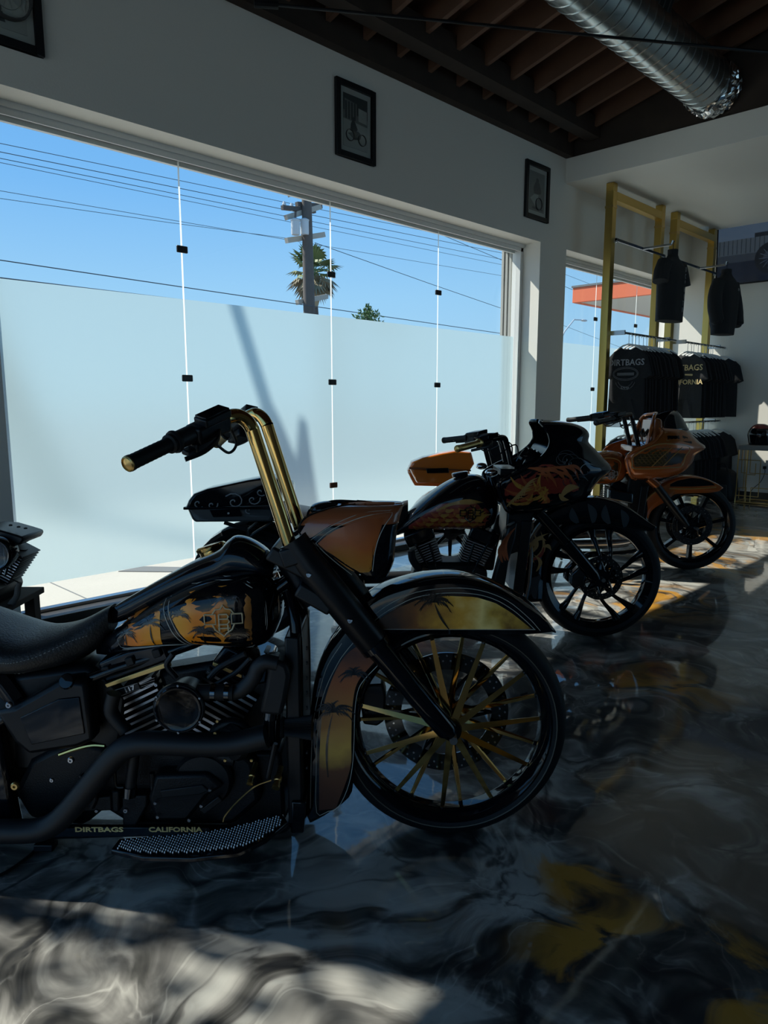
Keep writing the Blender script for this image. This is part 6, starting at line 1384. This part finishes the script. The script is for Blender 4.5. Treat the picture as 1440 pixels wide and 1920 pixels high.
# ================================================================== BACK WALL
# ---- screen on a tilting bracket
tv = tag(empty('wall_screen', (-4.02, YB - .10, 3.02)), 'large wall-mounted screen showing a grey vehicle wheel by a fence', 'television')
def tvb(a, b, name, m, par=None, bevel=0): return MB().box(a, b).build(name, m, par or tv, bevel=bevel, smooth=False)
tvb((0, -.03, 0), (1.56, .03, .88), 'casing', 'satin_black', bevel=.006)
def scr_mat(n, c): return mat(n, (.01,.01,.012), .15, emit=((c[0]*.42, c[1]*.50, c[2]*.52), 1.0))
sc0 = tvb((.02, -.033, .02), (1.54, -.030, .86), 'display', scr_mat('screen_sky', (.075,.10,.15)))
tvb((.02, -.0335, .02), (1.54, -.033, .33), 'picture_road', scr_mat('screen_road', (.010,.014,.026)), sc0)
tvb((.02, -.0338, .30), (1.54, -.0335, .40), 'picture_kerb', scr_mat('screen_kerb', (.030,.036,.05)), sc0)
tvb((.02, -.0337, .40), (1.54, -.0334, .60), 'picture_fence', scr_mat('screen_fence', (.055,.066,.085)), sc0)
for i in range(26): tvb((.04 + .058*i, -.0340, .41), (.052 + .058*i, -.0337, .60), 'picture_rail', scr_mat('screen_rail', (.022,.028,.04)), sc0)
tvb((.5, -.0341, .60), (1.54, -.0337, .655), 'picture_hedge', scr_mat('screen_hedge', (.010,.013,.02)), sc0)
MB().lathe([(.10,0),(.205,0),(.205,.001),(.10,.001)], (.72, -.0345, .31), (0,1,0), 32, closed=True).build('picture_wheel', scr_mat('screen_wheel', (.008,.010,.015)), sc0)
mb = MB()
for i in range(14):
    a = 2*math.pi*i/14; mb.tube([(.72 + .05*math.cos(a), -.035, .31 + .05*math.sin(a)), (.72 + .15*math.cos(a), -.035, .31 + .15*math.sin(a))], .004, 4)
mb.build('picture_spokes', scr_mat('screen_spoke', (.05,.06,.08)), sc0)
tvb((.30, .03, .25), (1.2, .10, .65), 'wall_bracket', 'dark_frame')
tvb((.10, -.02, .90), (1.5, .10, .93), 'light_shelf', 'frame_white', bevel=.004)
tv.rotation_euler = (math.radians(4), 0, 0)
# ---- dome camera under the soffit
dc = tag(empty('security_camera', (-4.12, 10.55, 3.79)), 'small white dome security camera under the white ceiling', 'camera')
MB().lathe([(0,0),(.075,0),(.075,-.035),(.065,-.05),(0,-.05)], (0,0,0), (0,0,1), 24).build('base', 'white_plastic', dc)
MB().sphere((.0,0,-.085), .062, 20, 14).build('eyeball', 'white_plastic', dc)
MB().lathe([(0,.052),(.028,.054),(.036,.050),(.036,.044)], (.0,0,-.085), (.45,-.7,-.35), 18).build('lens_bezel', 'gloss_black', dc)
# ---- console table with a geometric gold frame
a = on_z(1378, 942, 0)
tx0, ty0 = -3.42, 10.50
ct = tag(empty('console_table', (tx0, ty0, 0)), 'grey-topped console table with a thin geometric gold frame by the back wall', 'table')
tw, td, thh = 1.25, .40, .80
MB().box((0, 0, thh-.065), (tw, td, thh)).build('table_top', 'table_top', ct, bevel=.004)
def bar(a, b, r=.007): return MB().tube([a, b], r, 4).build('frame_bar', 'gold_satin', ct, smooth=False) if False else MB().tube([a, b], r, 6).build('frame_bar', 'gold_satin', ct)
for x in (.008, tw-.008):
    for y in (.008, td-.008): bar((x, y, 0), (x, y, thh-.065), .009)
    bar((x, .008, .012), (x, td-.008, .012), .009)
for y in (.008, td-.008): bar((.008, y, .012), (tw-.008, y, .012), .009)
y = .008
for s_ in (0, 1):
    def X_(x): return x if s_ == 0 else tw - x
    for a, b in (((.06,.735),(.06,.42)),((.10,.735),(.10,.18)),((.17,.735),(.17,.42)),((.01,.60),(.30,.60)),((.30,.60),(.30,.10)),((.30,.10),(.01,.10)),((.24,.56),(.24,.40)),((.24,.40),(.14,.40)),((.06,.42),(.13,.42)),((.17,.42),(.55,.42)),((.03,.20),(.14,.22)),((.05,.20),(.05,.06)),((.14,.22),(.14,.02)),((.20,.02),(.20,.22)),((.20,.22),(.60,.22))):
        bar((X_(a[0]), y, a[1]), (X_(b[0]), y, b[1]), .0055)
so_ = tag(empty('wall_socket', (-3.20, YB, .45)), 'black power plug in a wall socket behind the console table', 'socket')
MB().box((-.04,-.012,-.06),(.04,0,.06)).build('plate', 'white_plastic', so_, bevel=.004); MB().box((-.02,-.05,-.0),(.02,-.012,.04)).build('plug', 'satin_black', so_, bevel=.005)
MB().tube(smooth_path([(0,-.05,.02),(.02,-.08,-.05),(-.02,-.10,-.18),(-.10,-.14,-.28),(-.16,-.18,-.40)], 5), .004, 6).build('power_cord', 'satin_black', so_)
# ---- helmet
hx, hy = -3.20, 10.66
hm = tag(empty('helmet', (hx, hy, thh), math.radians(25)), 'black full-face helmet with a red crown and smoked visor on the console table', 'helmet'); hm.scale = (1.12, 1.12, 1.12)
R_ = []
for i in range(15):
    t = i / 14; z = .005 + .255 * t
    a_ = .125 * (max(0, 1 - ((t - .45)/.58)**2)) ** .5 if t > .45 else .105 + .02*(t/.45)
    R_.append([(a_*1.15*math.cos(q) + (.03*(1-t) if math.cos(q) > 0 else 0), a_*math.sin(q), z) for q in [2*math.pi*j/36 for j in range(36)]])
MB().loft(R_, True, True).build('shell', 'gloss_black', hm)
MB().loft([[(a*1.006 if abs(a) < 9 else a, b*1.012, c_ + .0015) for a, b, c_ in r_] for r_ in R_[11:]], True, True).build('red_crown', 'red_paint', hm)
vis = []
for i in range(7):
    t = .42 + .30*i/6; z = .005 + .255*t; a_ = .125 * (max(0, 1 - ((t-.45)/.58)**2))**.5 if t > .45 else .105 + .02*(t/.45)
    vis.append([(a_*1.17*math.cos(q) + .030*(1-t) + .003, a_*1.03*math.sin(q), z) for q in [math.radians(-78 + 156*j/24) for j in range(25)]])
MB().loft(vis, False, False).build('visor', mat('mirror_visor', (.30,.30,.30), .12, metal=1.0), hm, solid=.003)
for s_ in (-1, 1): MB().lathe([(0,0),(.022,0),(.022,.008),(0,.01)], (.02, s_*.118, .14), (0, s_, 0), 16).build('visor_pivot', 'satin_black', hm)
MB().tube([(.10 + .045*math.cos(t), .10*math.sin(t), .05) for t in [math.radians(-60 + 120*j/10) for j in range(11)]], .012, 8).build('chin_vent', 'satin_black', hm)
# ---- black bag on the floor beside the table
bg_ = tag(empty('black_bag', (-3.66, 10.62, 0)), 'slumped black bag on the floor left of the console table', 'bag')
b_ = Body([(-.21,.0,.20,.10),(-.17,.0,.40,.16),(-.05,.0,.46,.18),(.08,.0,.45,.18),(.17,.0,.40,.16),(.21,.0,.20,.10)], 3.2)
b_.mesh(28, 4).build('body', 'bag_black', bg_); MB().tube(smooth_path([(-.12,-.10,.42),(-.08,-.12,.52),(.08,-.12,.52),(.12,-.10,.42)], 5), .012, 8).build('handle', 'bag_black', bg_)
MB().prism([(-.18,.06),(.16,.06),(.14,.24),(-.16,.24)], -.19, -.165).build('pocket', 'cloth_grey', bg_, bevel=.01)
# ================================================================== DISPLAY ENGINE AT THE LEFT EDGE
es = tag(empty('engine_stand', (-3.62, 1.0, 0), TH), 'dark wooden stand under the display engine', 'stand')
def W_(x, y, w=0): P = on_d(x, y, 3.27); d = P - Vector((-3.62, 1.0, 0)); return (d.dot(RT), P.z)
ze = W_(30, 1120)[1]
MB().box((-.36,-.22,ze-.03), (W_(46,1120)[0],.22,ze)).build('top', 'wood_dark', es, bevel=.004)
xe = W_(41,1140)[0]
for x in (-.33, xe-.05):
    for y in (-.20, .14): MB().box((x,y,0), (x+.05,y+.06,ze-.03)).build('leg', 'wood_dark', es, bevel=.003)
MB().box((-.33,-.17,.12), (xe,-.15,.16)).build('rail', 'wood_dark', es); MB().box((-.33,.13,.12), (xe,.15,.16)).build('rail', 'wood_dark', es)
de = tag(empty('display_engine', (-3.62, 1.0, ze), TH), 'black V-twin engine standing on a wooden stand, cut off by the left edge', 'engine')
def EV(x, y, w=0): P = on_d(x, y, 3.27 - w); d = P - Vector((-3.62, 1.0, ze)); return Vector((d.dot(RT), d.dot(F0), d.z))
def EP(x, y, w=0): a = EV(x, y, w); return (a.x, a.z)
MB().prism([EP(*q) for q in ((-90,1095),(-60,1070),(5,1072),(22,1085),(28,1100),(16,1130),(0,1158),(-20,1162),(-90,1162))], -.12, .12).build('crankcase', 'engine_black', de, bevel=.02)
MB().prism([EP(*q) for q in ((-70,1105),(5,1108),(14,1122),(8,1138),(-10,1150),(-70,1150))], -.14, -.11).build('cam_cover', 'gloss_black', de, bevel=.010)
cylinder_unit(EV(2,1080), EV(31,1020), de, 12, .082)
cylinder_unit(EV(-45,1078), EV(-77,1022), de, 11, .075)
for s_, cx_ in ((1, 0), (-1, -42)):
    def m_(x): return x if s_ == 1 else -42 - x
    MB().prism([EP(m_(x), y) for x, y in ((8,1002),(14,1012),(44,1020),(50,1008),(20,998))], -.075, .075).build('cylinder_head', 'engine_black', de, bevel=.008)
    rbx = MB().prism([EP(m_(x), y) for x, y in ((-12,982),(20,984),(48,992),(67,998),(68,1004),(62,1012),(20,1003),(-12,1000))], -.10, .10).build('rocker_box', 'satin_black', de, bevel=.008)
    for x in (20, 35, 48): bolt(EV(m_(x), 986 + (x-20)*.2, .06), .008, 'satin_black', rbx, (0,0,1))
MB().lathe([(0,.0),(.05,-.004),(.058,-.012),(.075,-.014),(.08,0),(.075,.06)], EV(-8,1038,.16), (0,1,0), 32).build('air_cleaner', 'gloss_black', de)
MB().lathe([(.060,-.016),(.068,-.020),(.074,-.016)], EV(-8,1038,.16), (0,1,0), 32).build('trim_ring', 'dark_chrome', de)
for x in (0, 10): MB().tube([EV(x,1078,.10), EV(x+15,1020,.09)], .007, 8).build('pushrod_tube', 'dark_chrome', de)
MB().tube(smooth_path([EV(37,1093,.1), EV(34,1100,.1), EV(31,1118,.1), EV(16,1142,.1)], 4), [.011]*5+[.014]*5+[.018]*3, 10).build('lever_arm', 'pole_wood', de)
MB().tube([EV(5,1078,.1), EV(35,1092,.1)], .003, 5).build('linkage', 'satin_black', de)
# ---- lead on the floor under the near motorcycle
pts = [on_z(-30, 1652, .006), on_z(10, 1636, .006), on_z(45, 1612, .006), on_z(64, 1596, .006), on_z(70, 1585, .02)]
tag(MB().tube(smooth_path(pts, 6), .005, 8).build('charging_lead', 'rubber'), 'thin black lead lying on the floor at the lower left', 'cable')
